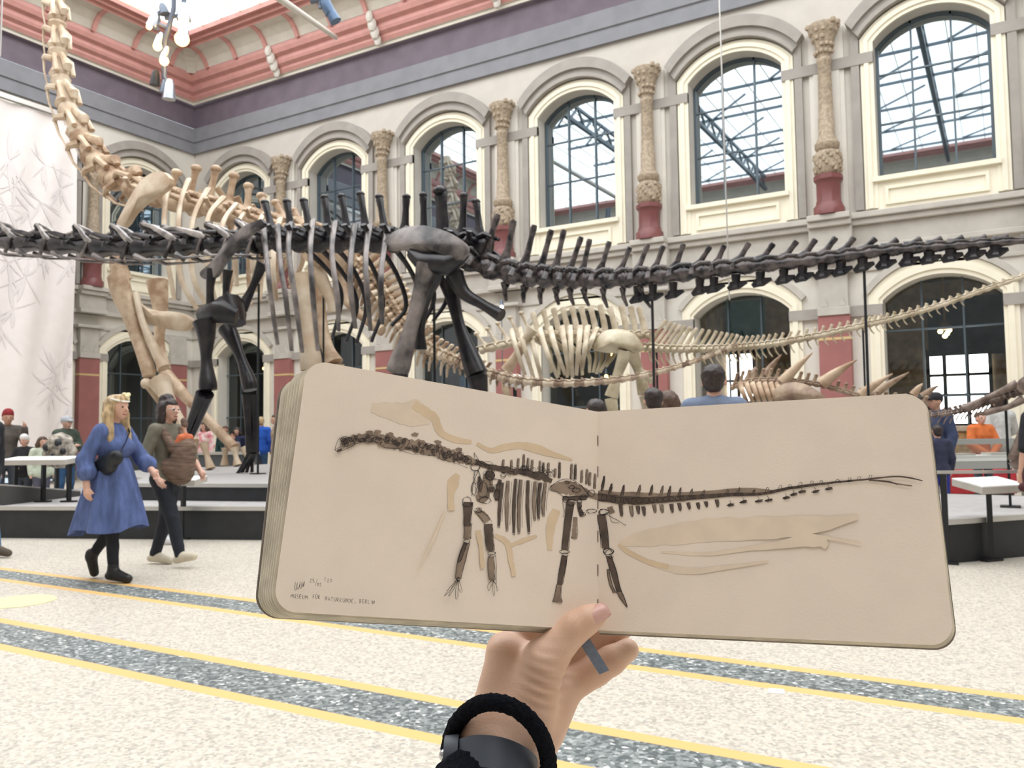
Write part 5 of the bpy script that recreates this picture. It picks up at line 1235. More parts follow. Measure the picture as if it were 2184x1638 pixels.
for k in range(57):
    x, y = L_[k]; x2, y2 = L_[k + 1]; A0, B0_ = Pi(x, y), Pi(x2, y2); c = (A0 + B0_) / 2; t = B0_ - A0; tn = t.normalized(); up = (VZ - tn * VZ.dot(tn)).normalized()
    f = k / 56; rr = lerp(9.5, 4.6, f) * scale_at(c); hs = lerp(62, 26, min(1, k / 14)) if k < 14 else lerp(24, 7, (k - 14) / 43)
    tip = c + up * hs * scale_at(c) + tn * hs * .55 * scale_at(c)
    vertebra(SD, 'tail_vertebra', M_ivory if k % 4 else M_olive, c, t, t.length * 1.0, rr, tip, .10 * (1 - f * 2) if f < .45 else 0, (c - up * lerp(34, 12, f) * scale_at(c) + tn * lerp(16, 6, f) * scale_at(c)) if f < .8 else None, max(.022, rr * .42), .9)
posts(SD, [((Pi(1400, 740).x, D3, Z1), (Pi(1400, 735).x, D3, Pi(1400, 735).z)), ((Pi(1840, 700).x, D3, Z1), (Pi(1840, 690).x, D3, Pi(1840, 690).z))])

# ---- brown spiked skeleton behind the sketchbook's right page
D4 = 12.6
SKN = empty('dinosaur_skeleton', on_y(1720, 1000, D4).xy.to_3d() + VZ * Z1, 'small brown spiked dinosaur skeleton rising behind the right page of the sketchbook', 'skeleton', 'mounted dinosaur skeletons')
def Pk(x, y, o=0.0): return on_y(x, y, D4 + o)
for a, b_, r, o_ in (((1668, 815), (1733, 752), .09, -.15), ((1752, 818), (1828, 767), .095, -.2), ((1836, 842), (1904, 797), .075, -.2), ((1858, 845), (1939, 794), .075, .15), ((1948, 842), (1968, 818), .06, -.15), ((1968, 846), (2002, 822), .06, .1), ((1632, 800), (1667, 756), .07, .25), ((1600, 812), (1612, 782), .10, .1)):
    bone(SKN, 'spike', M_brn if o_ > 0 else M_tan, [Pk(*a, o_), Pk(lerp(a[0], b_[0], .5), lerp(a[1], b_[1], .5) - 2, o_), Pk(*b_, o_)], [r, r * .6, .008], 9)
BK4 = [(1560, 828), (1600, 815), (1650, 812), (1700, 815), (1750, 822), (1800, 836), (1850, 850), (1910, 856), (1980, 862)]
L_ = spline(BK4, 26)
for k in range(25):
    A0, B0_ = Pk(*L_[k]), Pk(*L_[k + 1]); c = (A0 + B0_) / 2; t = B0_ - A0; f = k / 24; rr = lerp(7, 5, f) * scale_at(c); tn = t.normalized()
    vertebra(SKN, 'vertebra', M_brn, c, t, t.length, rr, c + VZ * lerp(26, 15, f) * scale_at(c) + tn * 8 * scale_at(c), .08, None, .025, .6, knob=.025)
for k in range(7):
    px = [(1578 + 13 * k, 818), (1586 + 13 * k, 840), (1600 + 13 * k, 875)]
    rib_(SKN, M_tan, px, D4, .4, .035, -1, .6); rib_(SKN, M_brn, px, D4, .38, .032, 1, .6)
blade(SKN, 'hip_blade', M_brn, [Pk(x, y, -.35) for x, y in [(1648, 852), (1652, 832), (1675, 818), (1705, 816), (1735, 828), (1760, 848), (1745, 858), (1700, 862)]], .08, .12)
for o_ in (-.4, .4):
    K = Pk(1700, 860, o_); K2 = Vector((K.x - .1, K.y, Z1 + .55)); bone(SKN, 'thigh_bone', M_brn, [K, K.lerp(K2, .5), K2], [.09, .06, .085]); An = Vector((K2.x + .12, K.y, Z1 + .14)); bone(SKN, 'shin_bone', M_brn, [K2, An], [.07, .05]); foot_(SKN, M_brn, An, Z1, .06, -1, 3, .5)
    K = Pk(1585, 850, o_); An = Vector((K.x, K.y, Z1 + .12)); bone(SKN, 'front_leg_bone', M_brn, [K, K.lerp(An, .5), An], [.07, .05, .06]); foot_(SKN, M_brn, An, Z1, .05, -1, 3, .5, 'hand_bones')
# ---- dark tail and hips at the right picture edge
D5 = 10.9
SE = empty('dinosaur_skeleton', on_y(2200, 1000, D5).xy.to_3d() + VZ * Z1, 'slim dark brown skeleton tail and hips entering at the right picture edge', 'skeleton', 'mounted dinosaur skeletons')
def Pe(x, y, o=0.0): return on_y(x, y, D5 + o)
M_dbr = mat('dark_brown_bone', (0.10, 0.065, 0.05), 0.45, col2=(0.30, 0.23, 0.19), scale=8, bump=.3, bscale=30)
T5 = [(1930, 892), (1990, 887), (2040, 879), (2075, 871), (2110, 858), (2150, 845), (2200, 832), (2260, 822), (2330, 818)]
L_ = spline(T5, 30)
for k in range(29):
    A0, B0_ = Pe(*L_[k]), Pe(*L_[k + 1]); c = (A0 + B0_) / 2; t = B0_ - A0; tn = t.normalized(); f = k / 28; rr = lerp(4.5, 10, f) * scale_at(c)
    vertebra(SE, 'tail_vertebra' if f < .75 else 'back_vertebra', M_dbr, c, t, t.length, rr, c + VZ * lerp(10, 26, f) * scale_at(c) - tn * 6 * scale_at(c), .04, c - VZ * lerp(20, 26, f) * scale_at(c) - tn * .03 if f < .6 else None, .02, .8)
for o_ in (-.1, .1): bone(SE, 'ischium', M_dbr, [Pe(2170, 818, o_), Pe(2120, 842, o_), Pe(2056, 872, o_ * .6)], [.05, .032, .045]); bone(SE, 'pubis', M_dbr, [Pe(2184, 850, o_), Pe(2150, 868, o_), Pe(2100, 880, o_)], [.05, .03, .04])
blade(SE, 'hip_blade', M_dbr, [Pe(x, y, -.16) for x, y in [(2168, 830), (2172, 812), (2195, 800), (2240, 802), (2260, 820), (2230, 838), (2190, 842)]], .05, .06)
for o_ in (-.16, .16):
    K = Pe(2210, 838, o_); K2 = Vector((K.x - .25, K.y, Z1 + .52)); bone(SE, 'thigh_bone', M_dbr, [K, K.lerp(K2, .5), K2], [.07, .045, .06]); An = Vector((K2.x + .25, K.y, Z1 + .16)); bone(SE, 'shin_bone', M_dbr, [K2, An], [.05, .04]); foot_(SE, M_dbr, An, Z1, .05, -1, 3, .5)
q = Pe(2145, 870); posts(SE, [((q.x, D5, Z1), (q.x, D5, Pe(2145, 848).z))])
# ---- weathered skull on its stand at the left
c = at(122, 962, 12.9)
e = empty('fossil_skull', (c.x, c.y, c.z - .30), 'weathered grey-brown fossil skull with dark openings, behind the left panel', 'skull')
V0 = c
soft('skull', [(V0 + Vector((-.20, 0, -.10)), V0 + Vector((.06, 0, .08)), .11, .19, .05), (V0 + Vector((.06, 0, .08)), V0 + Vector((.20, .05, .0)), .18, .13, .05), (V0 + Vector((.08, -.1, -.12)), V0 + Vector((.18, -.06, -.2)), .08, .05, .04), (V0 + Vector((-.26, 0, -.2)), V0 + Vector((.1, 0, -.22)), .05, .06, .03)], .018, mat('weathered_fossil', (.13, .11, .09), .8, col2=(.55, .50, .42), scale=11, bump=.6, bscale=20), e, wob=.035, wscale=9)
m = MB()
for dx, dz, r in ((-.08, .06, .06), (.1, .12, .07), (.03, -.08, .05), (.17, .0, .05)): m.ball(V0 + Vector((dx * .86 + .085, dx * .5 - .135, dz)), r, 9, 6, (1, 1, 1.1))
m.build('skull_opening', M_black, e)
m = MB(); m.bar((V0.x, V0.y, Z1), (V0.x, V0.y, V0.z - .12), .05); m.box((V0.x, V0.y, Z1 + .02), (.3, .3, .04)); m.build('stand', M_post, e, smooth=False)
# ---- pale cast beside the front foot of the ivory skeleton
c = on_y(1098, 811, D3 - .9); e = empty('fossil_cast', (c.x, c.y, Z1), 'bright white cast lump just above the left page', 'fossil cast')
soft('cast', [(c + Vector((-.16, 0, .02)), c + Vector((.05, 0, -.02)), .10, .12, .03), (c + Vector((.1, 0, -.02)), c + Vector((.22, 0, -.05)), .08, .06, .03)], .02, M_white, e, wob=.02, wscale=12)
m = MB(); m.bar((c.x, c.y, Z1), (c.x, c.y, c.z - .08), .05); m.build('stand', M_post, e, smooth=False)

# ================================================================== LAMPS AND CABLES
M_lampm = mat('lamp_metal', (.16, .19, .24), .35, metal=.6)
M_chrome = mat('lamp_chrome', (.45, .50, .56), .25, metal=.8)
M_bulb = glow('warm_bulb', (1.0, .55, .16), 9.0)
ZL = 17.0
e = empty('spotlight_cluster', at(365, 110, ZL), 'hanging cluster of spotlights with glowing warm bulbs below the glass ceiling, left', 'lamp')
top = at(372, -60, ZL)
m = MB(); m.tube([top, at(370, 20, ZL), at(352, 90, ZL), at(350, 165, ZL), at(358, 180, ZL)], .05, 8); m.tube([at(392, -60, ZL), at(392, 30, ZL)], .05, 8); m.tube([at(352, 40, ZL), at(392, 30, ZL)], .04, 8); m.tube([at(322, 45, ZL), at(360, 60, ZL)], .04, 8); m.tube([at(336, 30, ZL), at(356, 20, ZL)], .05, 8)
m.build('stem', M_lampm, e)
for a, b_, r, mt_ in (((392, 8), (392, 44), 14, M_chrome), ((335, 28), (325, 58), 13, M_chrome), ((392, 55), (390, 84), 13, M_chrome), ((345, 70), (337, 98), 10, M_chrome), ((358, 100), (350, 128), 10, M_chrome), ((333, 150), (330, 182), 10, M_black), ((362, 170), (360, 212), 13, M_chrome), ((352, 168), (348, 198), 8, M_lampm), ((345, 8), (352, 30), 10, M_lampm)):
    A0, B0_ = at(*a, ZL), at(*b_, ZL); m = MB(); s_ = ZL / F; m.tube([A0, A0.lerp(B0_, .25), A0.lerp(B0_, .8), B0_], [r * .5 * s_, r * .8 * s_, r * s_, r * 1.08 * s_], 14); m.build('lamp_housing', mt_, e)
for x, y, r in ((318, 54, 6), (336, 96, 9), (350, 127, 9.5), (388, 80, 15), (392, 44, 11)):
    m = MB(); p = at(x, y + 3, ZL - .22); m.ball(p, r * ZL / F, 12, 8); m.build('bulb', M_bulb, e, label='glowing warm bulb')
e = empty('spotlight', at(700, 20, 16.5), 'blue-grey spotlight hanging from the coved ceiling, near the slanted tie rod', 'lamp')
m = MB(); m.tube([at(690, -30, 16.5), at(694, 8, 16.5), at(706, 30, 16.5)], [.05, .12, .11], 10); m.tube([at(704, 24, 16.5), at(716, 46, 16.5)], [.10, .12], 12); m.build('lamp_housing', mat('lamp_blue', (.10, .16, .26), .35, metal=.4), e)
m = MB(); m.tube([at(683, -20, 16.5), at(684, 18, 16.5)], .05, 8); m.tube([at(662, 2, 16.5), at(690, -4, 16.5)], .07, 8); m.build('bracket', M_lampm, e)
p = on_y(716, 80, YW - 1.0); m = MB(); m.tube([at(560, -28, 15.0), p], .075, 10)
tag(m.build('tie_rod', M_pale), 'pale slanted tie rod running down to the pink cornice', 'tie rod')
p0, p1 = at(1533, -40, 14.0), at(1556, 640, 14.0); m = MB(); m.tube([p0, p1], .012, 6)
tag(m.build('suspension_cable', M_alu), 'thin pale cable hanging in front of the fourth upper window', 'cable')
m = MB(); m.tube([at(6, -40, 13.0), at(0, 120, 13.0)], .015, 6); tag(m.build('suspension_cable', M_alu), 'thin cable hanging in the upper left corner beside the neck', 'cable')
p = on_y(2015, 700, YW + 2.4); e = empty('pendant_lamp', p, 'brass pendant lamp glowing in the room behind the right-hand lower arch', 'lamp')
m = MB(); m.tube([p + VZ * 1.6, p + VZ * .2], .02, 8); m.lathe(p, [(.03, .22), (.10, .12), (.19, .0), (.16, -.04)], 14); m.build('shade', mat('brass', (.55, .36, .13), .3, metal=.8), e)
m = MB()
for dx, dz in ((-.10, -.08), (.10, -.06), (.0, -.2), (.05, -.14)): m.ball(p + Vector((dx, -.05, dz)), .06, 10, 7)
m.build('bulb', glow('pale_bulb', (1, .72, .36), 7), e)
for x, y, yy, lab in ((563, 786, YW + 1.0, 'small glowing lamp in the dark arch left of the sketchbook'), (1303, 755, YW + .9, 'small glowing lamp under the ivory hip blade'), (1070, 655, YW - 1.0, 'small glowing spotlight beside the black ischium bone'), (1293, 803, YW + .9, 'tiny glowing lamp above the left page edge')):
    p = on_y(x, y, yy); e = empty('small_lamp', p, lab, 'lamp', 'small glowing lamps'); m = MB(); m.ball(p, .055, 10, 7); m.build('bulb', M_bulb if x != 1070 else glow('white_bulb', (1, .9, .8), 8), e); m = MB(); m.tube([p + VZ * .05, p + VZ * .22], [.06, .03], 10); m.bar(p + VZ * .2, (p.x, p.y, 5.2 if x != 1070 else 0), .02); m.build('fitting', M_lampm, e)
# ================================================================== PEOPLE
def cloth(name, c, v=.12, sc=14, r=.85): return mat('cloth_' + name, c, r, v, sc, .15, 60)
M_sk = mat('skin_fair', (0.66, 0.40, 0.30), .5, .05, 20, sss=.05)
M_sk2 = mat('skin_tan', (0.52, 0.30, 0.21), .5, .05, 20, sss=.05)
M_eye = mat('eye_dark', (.03, .02, .02), .3); M_lip = mat('lips', (.45, .14, .12), .5)
H_blond = mat('hair_blond', (.46, .33, .18), .5, .35, 30, .4, 80, stretch=(1, 1, .2)); H_dark = mat('hair_dark', (.028, .018, .016), .45, .4, 40, .3, 80); H_brown = mat('hair_brown', (.09, .05, .03), .5, .35, 40, .3, 80); H_red = mat('hair_ginger', (.25, .10, .04), .5, .3, 40)
def AZ(dx, dy):                             # heading (world z turn) for image-right dx / away dy
    v = RT * dx + _fh * dy; return math.atan2(v[1], v[0])
BASE = dict(pel=(0, 0, .93), wai=(0, 0, 1.08), che=(.01, 0, 1.27), nek=(-.01, 0, 1.46), hed=(.03, 0, 1.60),
            shr=(0, -.175, 1.40), elr=(-.03, -.23, 1.13), wrr=(.05, -.24, .90), shl=(0, .175, 1.40), ell=(-.03, .23, 1.13), wrl=(.05, .24, .90),
            hir=(0, -.09, .90), knr=(.02, -.10, .49), anr=(-.02, -.10, .09), hil=(0, .09, .90), knl=(.02, .10, .49), anl=(-.02, .10, .09), tor=None, tol=None)
WALK = dict(knr=(.16, -.09, .50), anr=(.24, -.09, .10), tor=(.41, -.10, .05), knl=(-.02, .09, .48), anl=(-.30, .09, .20), tol=(-.20, .10, .04), elr=(-.14, -.23, 1.15), wrr=(-.10, -.25, .91), ell=(.10, .22, 1.14), wrl=(.24, .20, .98))
class Body:
    def __init__(s, label, base, rz, h, pose=None, cat='person', group=None, vox=.02, skin=None):
        s.k = h / 1.715; s.vox = vox
        s.J = dict(BASE); s.J.update(pose or {}); s.skin = skin or M_sk
        s.rot = Matrix.Rotation(rz, 3, 'Z'); s.b = Vector(base)
        s.root = empty('person', s.b, label, cat, group)
        for q in 'rl':
            if s.J['to' + q] is None: a = s.J['an' + q]; s.J['to' + q] = (a[0] + .17, a[1] * 1.15, a[2] - .05)
        s.body()
    def W(s, p): return s.b + s.rot @ (Vector(p) * s.k)
    def pr(s, L, k=.02):
        out = []
        for p in L:
            a = s.J[p[0]] if isinstance(p[0], str) else p[0]; b_ = s.J[p[1]] if isinstance(p[1], str) else p[1]
            q = [s.W(a), s.W(b_), p[2] * s.k, p[3] * s.k, (p[4] if len(p) > 4 and p[4] else k) * s.k]
            if len(p) > 5: q += [tuple(s.rot @ Vector(p[5])), p[6]]
            out.append(tuple(q))
        return out
    def off(s, j, d): a = s.J[j]; return (a[0] + d[0], a[1] + d[1], a[2] + d[2])
    def torso(s, g=0.0):
        X = (1, 0, 0)
        return [('pel', 'wai', .135 + g, .115 + g, .04, X, .78), ('wai', 'che', .115 + g, .13 + g, .04, X, .78), ('che', s.off('nek', (0, 0, -.06)), .13 + g, .08 + g, .05, X, .75), (s.off('shr', (0, .02, 0)), s.off('shl', (0, -.02, 0)), .055 + g, .055 + g, .04)]
    def arm(s, q, g=0.0, frac=2.0):
        L = [('sh' + q, 'el' + q, .05 + g, .04 + g, .02)]
        if frac > 1:
            e, w_ = Vector(s.J['el' + q]), Vector(s.J['wr' + q]); L.append(('el' + q, tuple(e.lerp(w_, min(1, frac - 1))), .040 + g, .030 + g, .02))
        return L
    def legp(s, q, g=0.0, to=1.0):
        kn, an = Vector(s.J['kn' + q]), Vector(s.J['an' + q])
        return [('hi' + q, 'kn' + q, .085 + g, .056 + g, .03), ('kn' + q, tuple(kn.lerp(an, to)), .056 + g, .038 + g, .02)]
    def body(s):
        h = s.J['hed']; o = lambda x, y, z: (h[0] + x, h[1] + y, h[2] + z)
        L = s.torso() + s.arm('r') + s.arm('l') + s.legp('r') + s.legp('l')
        L += [('nek', o(-.01, 0, -.04), .056, .052, .02), (o(-.025, 0, .03), o(.015, 0, .035), .082, .080, .02), (o(.03, 0, -.03), o(.045, 0, -.062), .062, .040, .03), (o(.092, 0, .01), o(.112, 0, -.018), .010, .015, .012), (o(.085, 0, -.062), o(.09, 0, -.062), .014, .014, .015)]
        for sd in (-1, 1): L.append((o(-.01, sd * .08, .01), o(-.012, sd * .084, -.025), .018, .014, .008)); L.append((o(.075, sd * .035, .035), o(.078, sd * .02, .036), .012, .012, .012))
        for q in 'rl':
            w_, e = Vector(s.J['wr' + q]), Vector(s.J['el' + q]); d = (w_ - e).normalized(); sd = -1 if q == 'r' else 1
            c = w_ + d * .05; L.append((tuple(w_), tuple(c + d * .03), .030, .034, .012))
            ax = Vector((1, 0, 0)) - d * d.x; ax = ax.normalized() if ax.length > .2 else Vector((0, 0, 1))
            for k in range(4):
                f = c + d * .035 + ax * (.027 - .018 * k); l = (.060, .070, .066, .05)[k]; n = Vector((0, -sd * .012, 0)); L.append((tuple(f), tuple(f + d * l * .55 + n), .010, .009, .004)); L.append((tuple(f + d * l * .55 + n), tuple(f + d * l + n * 2.6), .009, .007, .003))
            f = c + ax * .032; L.append((tuple(f), tuple(f + d * .045 + ax * .018 + Vector((0, -sd * .02, 0))), .012, .009, .006))
            L.append(('an' + q, 'to' + q, .040, .030, .02))
        soft('body', s.pr(L), s.vox, s.skin, s.root)
    def face(s):
        h = s.J['hed']; r = .013 * s.k
        for sd in (-1, 1):
            m = MB(); m.ball(s.W((h[0] + .083, h[1] + sd * .032, h[2] + .016)), r * .8, 8, 6); m.build('eye', M_eye, s.root)
        m = MB(); m.tube([s.W((h[0] + .083, h[1] - .026, h[2] - .052)), s.W((h[0] + .098, h[1], h[2] - .056)), s.W((h[0] + .083, h[1] + .026, h[2] - .052))], [r * .3, r * .75, r * .3], 8); m.build('mouth', M_lip, s.root)
    def top(s, m, g=.018, sleeve=2.0, name='jacket', extra=(), low='pel', wob=.004):
        L = s.torso(g) + s.arm('r', g * .9, sleeve) + s.arm('l', g * .9, sleeve) + [(s.off('pel', (0, -.05, -.03)), s.off('pel', (0, .05, -.03)), .115 + g, .115 + g, .05, (1, 0, 0), .9)] + list(extra)
        soft(name, s.pr(L), s.vox * .9, m, s.root, wob=wob * s.k, wscale=14)
    def trousers(s, m, g=.014, to=.97, name='trousers'):
        L = [(s.off('pel', (0, 0, -.05)), s.off('pel', (0, 0, .03)), .135 + g, .128 + g, .03, (1, 0, 0), .8)] + s.legp('r', g, to) + s.legp('l', g, to)
        soft(name, s.pr(L), s.vox * .9, m, s.root, wob=.004 * s.k, wscale=14)
    def shoes(s, m, hi=0.0, sole=None):
        for q in 'rl':
            an, to = Vector(s.J['an' + q]), Vector(s.J['to' + q]); d = (to - an); d = d.normalized(); heel = an - d * .05 + Vector((0, 0, -.045)) * (1 if an.z < .13 else .3)
            L = [(tuple(an), tuple(to), .050, .038, .02), (tuple(heel), tuple(to + Vector((0, 0, -.012)) * 0), .040, .036, .02)]
            if hi: L.append((tuple(an), tuple(an.lerp(Vector(s.J['kn' + q]), hi)), .052, .05, .02))
            soft('shoe', s.pr(L), s.vox * .8, m, s.root)
    def hair(s, m, style='short'):
        h = s.J['hed']; o = lambda x, y, z: (h[0] + x, h[1] + y, h[2] + z)
        L = [(o(-.04, 0, .045), o(.012, 0, .062), .088, .078, .02), (o(-.055, 0, -.01), o(-.04, 0, .04), .078, .085, .02)]
        if style in ('long', 'bob'):
            l = -.12 if style == 'bob' else -.34
            for sd in (-1, 1):
                L += [(o(-.01, sd * .065, .05), o(-.02, sd * .10, -.06), .045, .045, .03), (o(-.02, sd * .10, -.06), o(.03 if style == 'long' else -.02, sd * .115, l), .048, .035, .03)]
            L += [(o(-.07, 0, .02), o(-.09, 0, l), .075, .07, .03)]
            if style == 'long':
                for k in range(7): a = -1.2 + .4 * k; L.append((o(-.08 * math.cos(a), .10 * math.sin(a), -.08), o(-.10 * math.cos(a) + .01, .135 * math.sin(a), l - .06 - .05 * (k % 2)), .034, .02, .02))
        if style == 'bun': L += [(o(-.06, 0, .12), o(-.02, 0, .135), .06, .055, .02)]; L += [(o(-.02, sd * .07, .04), o(-.03, sd * .085, -.1), .04, .045, .03) for sd in (-1, 1)]; L += [(o(-.08, 0, 0), o(-.08, 0, -.14), .07, .06, .03)]
        soft('hair', s.pr(L), s.vox * .8, m, s.root, wob=.007 * s.k, wscale=26)
    def cap(s, m, brim=True, name='cap', tall=0.0):
        h = s.J['hed']; o = lambda x, y, z: (h[0] + x, h[1] + y, h[2] + z)
        L = [(o(-.03, 0, .055), o(.012, 0, .06 + tall), .094, .088, .02)]
        if brim: L.append((o(.08, 0, .055), o(.15, 0, .045), .05, .045, .02, (0, 0, 1), .25))
        soft(name, s.pr(L), s.vox * .8, m, s.root)
def at_head(px, py, z):
    """floor point under a head whose top shows at this picture point, z metres away; returns (floor point, height)"""
    p = at(px, py, z); return Vector((p.x, p.y, 0)), p.z

# ---- the two women walking past
P0 = on_z(236, 1238, 0)
w1 = Body('woman with long blond hair in a blue dress and black boots, walking', P0, AZ(.95, -.28), 1.70, dict(WALK, shr=(0, -.15, 1.385), shl=(0, .15, 1.385), hed=(.05, 0, 1.60), elr=(-.10, -.235, 1.13), wrr=(-.04, -.27, .90), ell=(.10, .26, 1.13), wrl=(.27, .20, 1.02), knl=(-.04, .08, .50), anl=(-.30, .08, .20), tol=(-.27, .09, .05), knr=(.08, -.08, .50), anr=(.10, -.08, .09), tor=(.27, -.09, .04)), vox=.011)
w1.face(); w1.hair(H_blond, 'long')
M_bd = mat('cloth_blue_linen', (.085, .125, .29), .85, .22, 9, .25, 40, stretch=(2.5, 2.5, .5))
w1.top(M_bd, .022, 1.0, 'dress_bodice', [('elr', (-.06, -.255, 1.02), .066, .088, .03), ('shr', 'elr', .058, .070, .03), ('ell', (.20, .23, 1.075), .066, .085, .03), ('shl', 'ell', .058, .070, .03), ((.08, -.07, 1.24), (.08, .07, 1.24), .085, .085, .04)], wob=.006)
m = MB(); rings = []
for i in range(15):
    t = i / 14; z = lerp(1.14, .47, t); row = []
    for j in range(64):
        a = 2 * math.pi * j / 64; fold = t ** .8 * (.030 * math.sin(a * 9 + .8) + .018 * math.sin(a * 5 + 2) + .01 * math.sin(a * 17))
        rx, ry = lerp(.135, .335, t ** .85) + fold, lerp(.150, .30, t ** .85) + fold
        row.append(w1.W((rx * math.cos(a) - .03 * t, ry * math.sin(a), z + (.03 * math.sin(a * 3 + 1) + .03 * math.cos(a)) * t * t)))
    rings.append(row)
for i in range(5):                          # inside of the skirt, so the hem has thickness
    t = i / 4; z = lerp(.475, .95, t); rings.append([p.lerp(w1.W((-.02, 0, 0)) * 0 + Vector((w1.b.x, w1.b.y, p.z)), .03 + .35 * t) + VZ * (.30 * t) for p in rings[14]])
m.loft(rings, cap=False); m.build('dress_skirt', M_bd, w1.root)
w1.trousers(cloth('black_leggings', (.012, .013, .02)), .008, .86, 'leggings')
w1.shoes(cloth('black_boot', (.014, .013, .015), r=.5), .14)
m = MB()
hb = [w1.W((.05 + .02 + .1 * math.cos(a) * .8, .085 * math.sin(a), 1.60 + .085 - .02 * math.cos(a))) for a in [lerp(-2.3, 2.3, i / 12) for i in range(13)]]
m.tube(hb, .009, 8); m.build('hairband', cloth('white_band', (.75, .73, .65)), w1.root)
m = MB(); c = w1.W((.11, .03, 1.715))
for k in range(6): m.ball(c + Vector((.025 * math.cos(k), .02 * math.sin(k * 1.7), .022 * math.sin(k))), .022, 8, 6)
m.build('flower', mat('yellow_white_flower', (.85, .78, .5), .7), w1.root)
e = empty('waist_bag', w1.W((.14, -.16, 1.05)), 'black zipped waist bag worn by the woman in the blue dress', 'bag')
bc = w1.W((.10, -.165, 1.10)); fx_ = w1.rot @ Vector((1, -.35, .38)); fx_.normalize(); nx_ = w1.rot @ Vector((.35, -1, 0)); nx_.normalize()
soft('pouch', [(bc - fx_ * .12, bc + fx_ * .13, .085, .07, .02, tuple(nx_), .6), (bc - fx_ * .04 - VZ * .06, bc + fx_ * .05 - VZ * .06, .05, .05, .04, tuple(nx_), .6)], .01, cloth('black_nylon', (.012, .015, .02), r=.5), e)
m = MB(); m.tube([bc - fx_ * .16 + VZ * .05 + nx_ * .05, bc + nx_ * .065 + VZ * .045, bc + fx_ * .16 + VZ * .035 + nx_ * .04], .006, 6); m.build('zip', M_post, e)
m = MB(); m.tube([bc + fx_ * .17, w1.W((.155, -.02, 1.27)), w1.W((.12, .08, 1.38)), w1.W((.02, .14, 1.475)), w1.W((-.10, .06, 1.40)), w1.W((-.16, -.08, 1.2)), bc - fx_ * .18], .013, 8, .4); m.build('strap', cloth('black_nylon', (0, 0, 0)), e)

P1 = on_z(352, 1206, 0)
w2 = Body('dark-haired woman with glasses and a bun, carrying a baby in front', P1, AZ(.95, -.3), 1.70, dict(WALK, elr=(-.06, -.25, 1.13), wrr=(.10, -.26, .93), ell=(.12, .25, 1.13), wrl=(.26, .20, .98), anr=(.26, -.09, .12), tor=(.43, -.10, .12), knl=(-.06, .08, .48), anl=(-.20, .08, .09), tol=(-.02, .09, .04)), vox=.012)
w2.face(); w2.hair(H_dark, 'bun')
w2.top(cloth('olive_grey', (.16, .15, .11)), .02, 1.25, 'shirt'); w2.trousers(cloth('dark_jeans', (.014, .017, .026)), .016)
w2.shoes(cloth('cream_sneaker', (.66, .60, .47), .05))
m = MB()
for sd in (-1, 1): m.tube([w2.W((.03 + .092, sd * .034 + .024 * math.cos(a), 1.615 + .02 * math.sin(a))) for a in [2 * math.pi * k / 12 for k in range(12)]], .0035, 6, closed=True)
m.tube([w2.W((.125, -.01, 1.617)), w2.W((.125, .01, 1.617))], .003, 6)
for sd in (-1, 1): m.tube([w2.W((.115, sd * .058, 1.62)), w2.W((.02, sd * .085, 1.62))], .003, 6)
m.build('glasses', M_steel, w2.root)
M_car = mat('cloth_brown_carrier', (.17, .115, .085), .9, .35, 9, .4, 60, stretch=(.6, .6, 5))
soft('baby_carrier', w2.pr([((.19, 0, .98), (.22, 0, 1.20), .145, .135, .04, (1, 0, 0), .85), ((.10, 0, 1.0), (.12, 0, 1.0), .15, .15, .03), ((.05, .12, 1.40), (.17, .12, 1.22), .04, .04, .02), ((.05, -.12, 1.40), (.17, -.12, 1.22), .04, .04, .02)]), .011, M_car, w2.root, wob=.012, wscale=16)
bb = Body('baby with a brown knitted hat and orange sleeves, strapped to the dark-haired woman\'s chest', w2.W((.235, 0, .82)), AZ(.95, -.3) + math.pi, .62, dict(elr=(.10, -.25, 1.15), ell=(.10, .25, 1.15), wrr=(.22, -.26, 1.05), wrl=(.22, .26, 1.05), shr=(0, -.2, 1.38), shl=(0, .2, 1.38), knr=(.22, -.26, .72), anr=(.2, -.3, .42), knl=(.22, .26, .72), anl=(.2, .3, .42), hed=(.05, 0, 1.68)), vox=.009)
bb.top(cloth('orange', (.60, .16, .07)), .05, 2.0, 'romper'); bb.cap(mat('cloth_brown_knit', (.15, .10, .075), .95, .3, 40, .5, 90), False, 'knitted_hat', .12); bb.trousers(cloth('grey_leg', (.3, .29, .27)), .03)
# ---- third walker behind them, and the man leaving at the left edge
b3 = Body('person in a teal jacket, mostly hidden behind the woman with the baby', on_z(352, 1160, 0), AZ(.9, .1), 1.66, None, vox=.018, skin=M_sk2); b3.hair(H_dark, 'short'); b3.top(cloth('teal', (.02, .12, .15))); b3.trousers(cloth('dark_jeans', (0, 0, 0))); b3.shoes(cloth('white_shoe', (.7, .72, .74), .05))
b4 = Body('person in a dark jacket and blue jeans striding out at the left picture edge', on_z(-40, 1186, 0), AZ(.95, -.15), 1.78, dict(WALK, wrl=(.0, .22, .92), ell=(-.02, .23, 1.13), wrr=(-.12, -.22, .92)), vox=.016, skin=M_sk2); b4.hair(H_brown); b4.top(cloth('black_jacket', (.015, .017, .022)), .03); b4.trousers(cloth('blue_jeans', (.09, .20, .36), .3, 8), .028); b4.shoes(cloth('brown_shoe', (.10, .08, .06)))
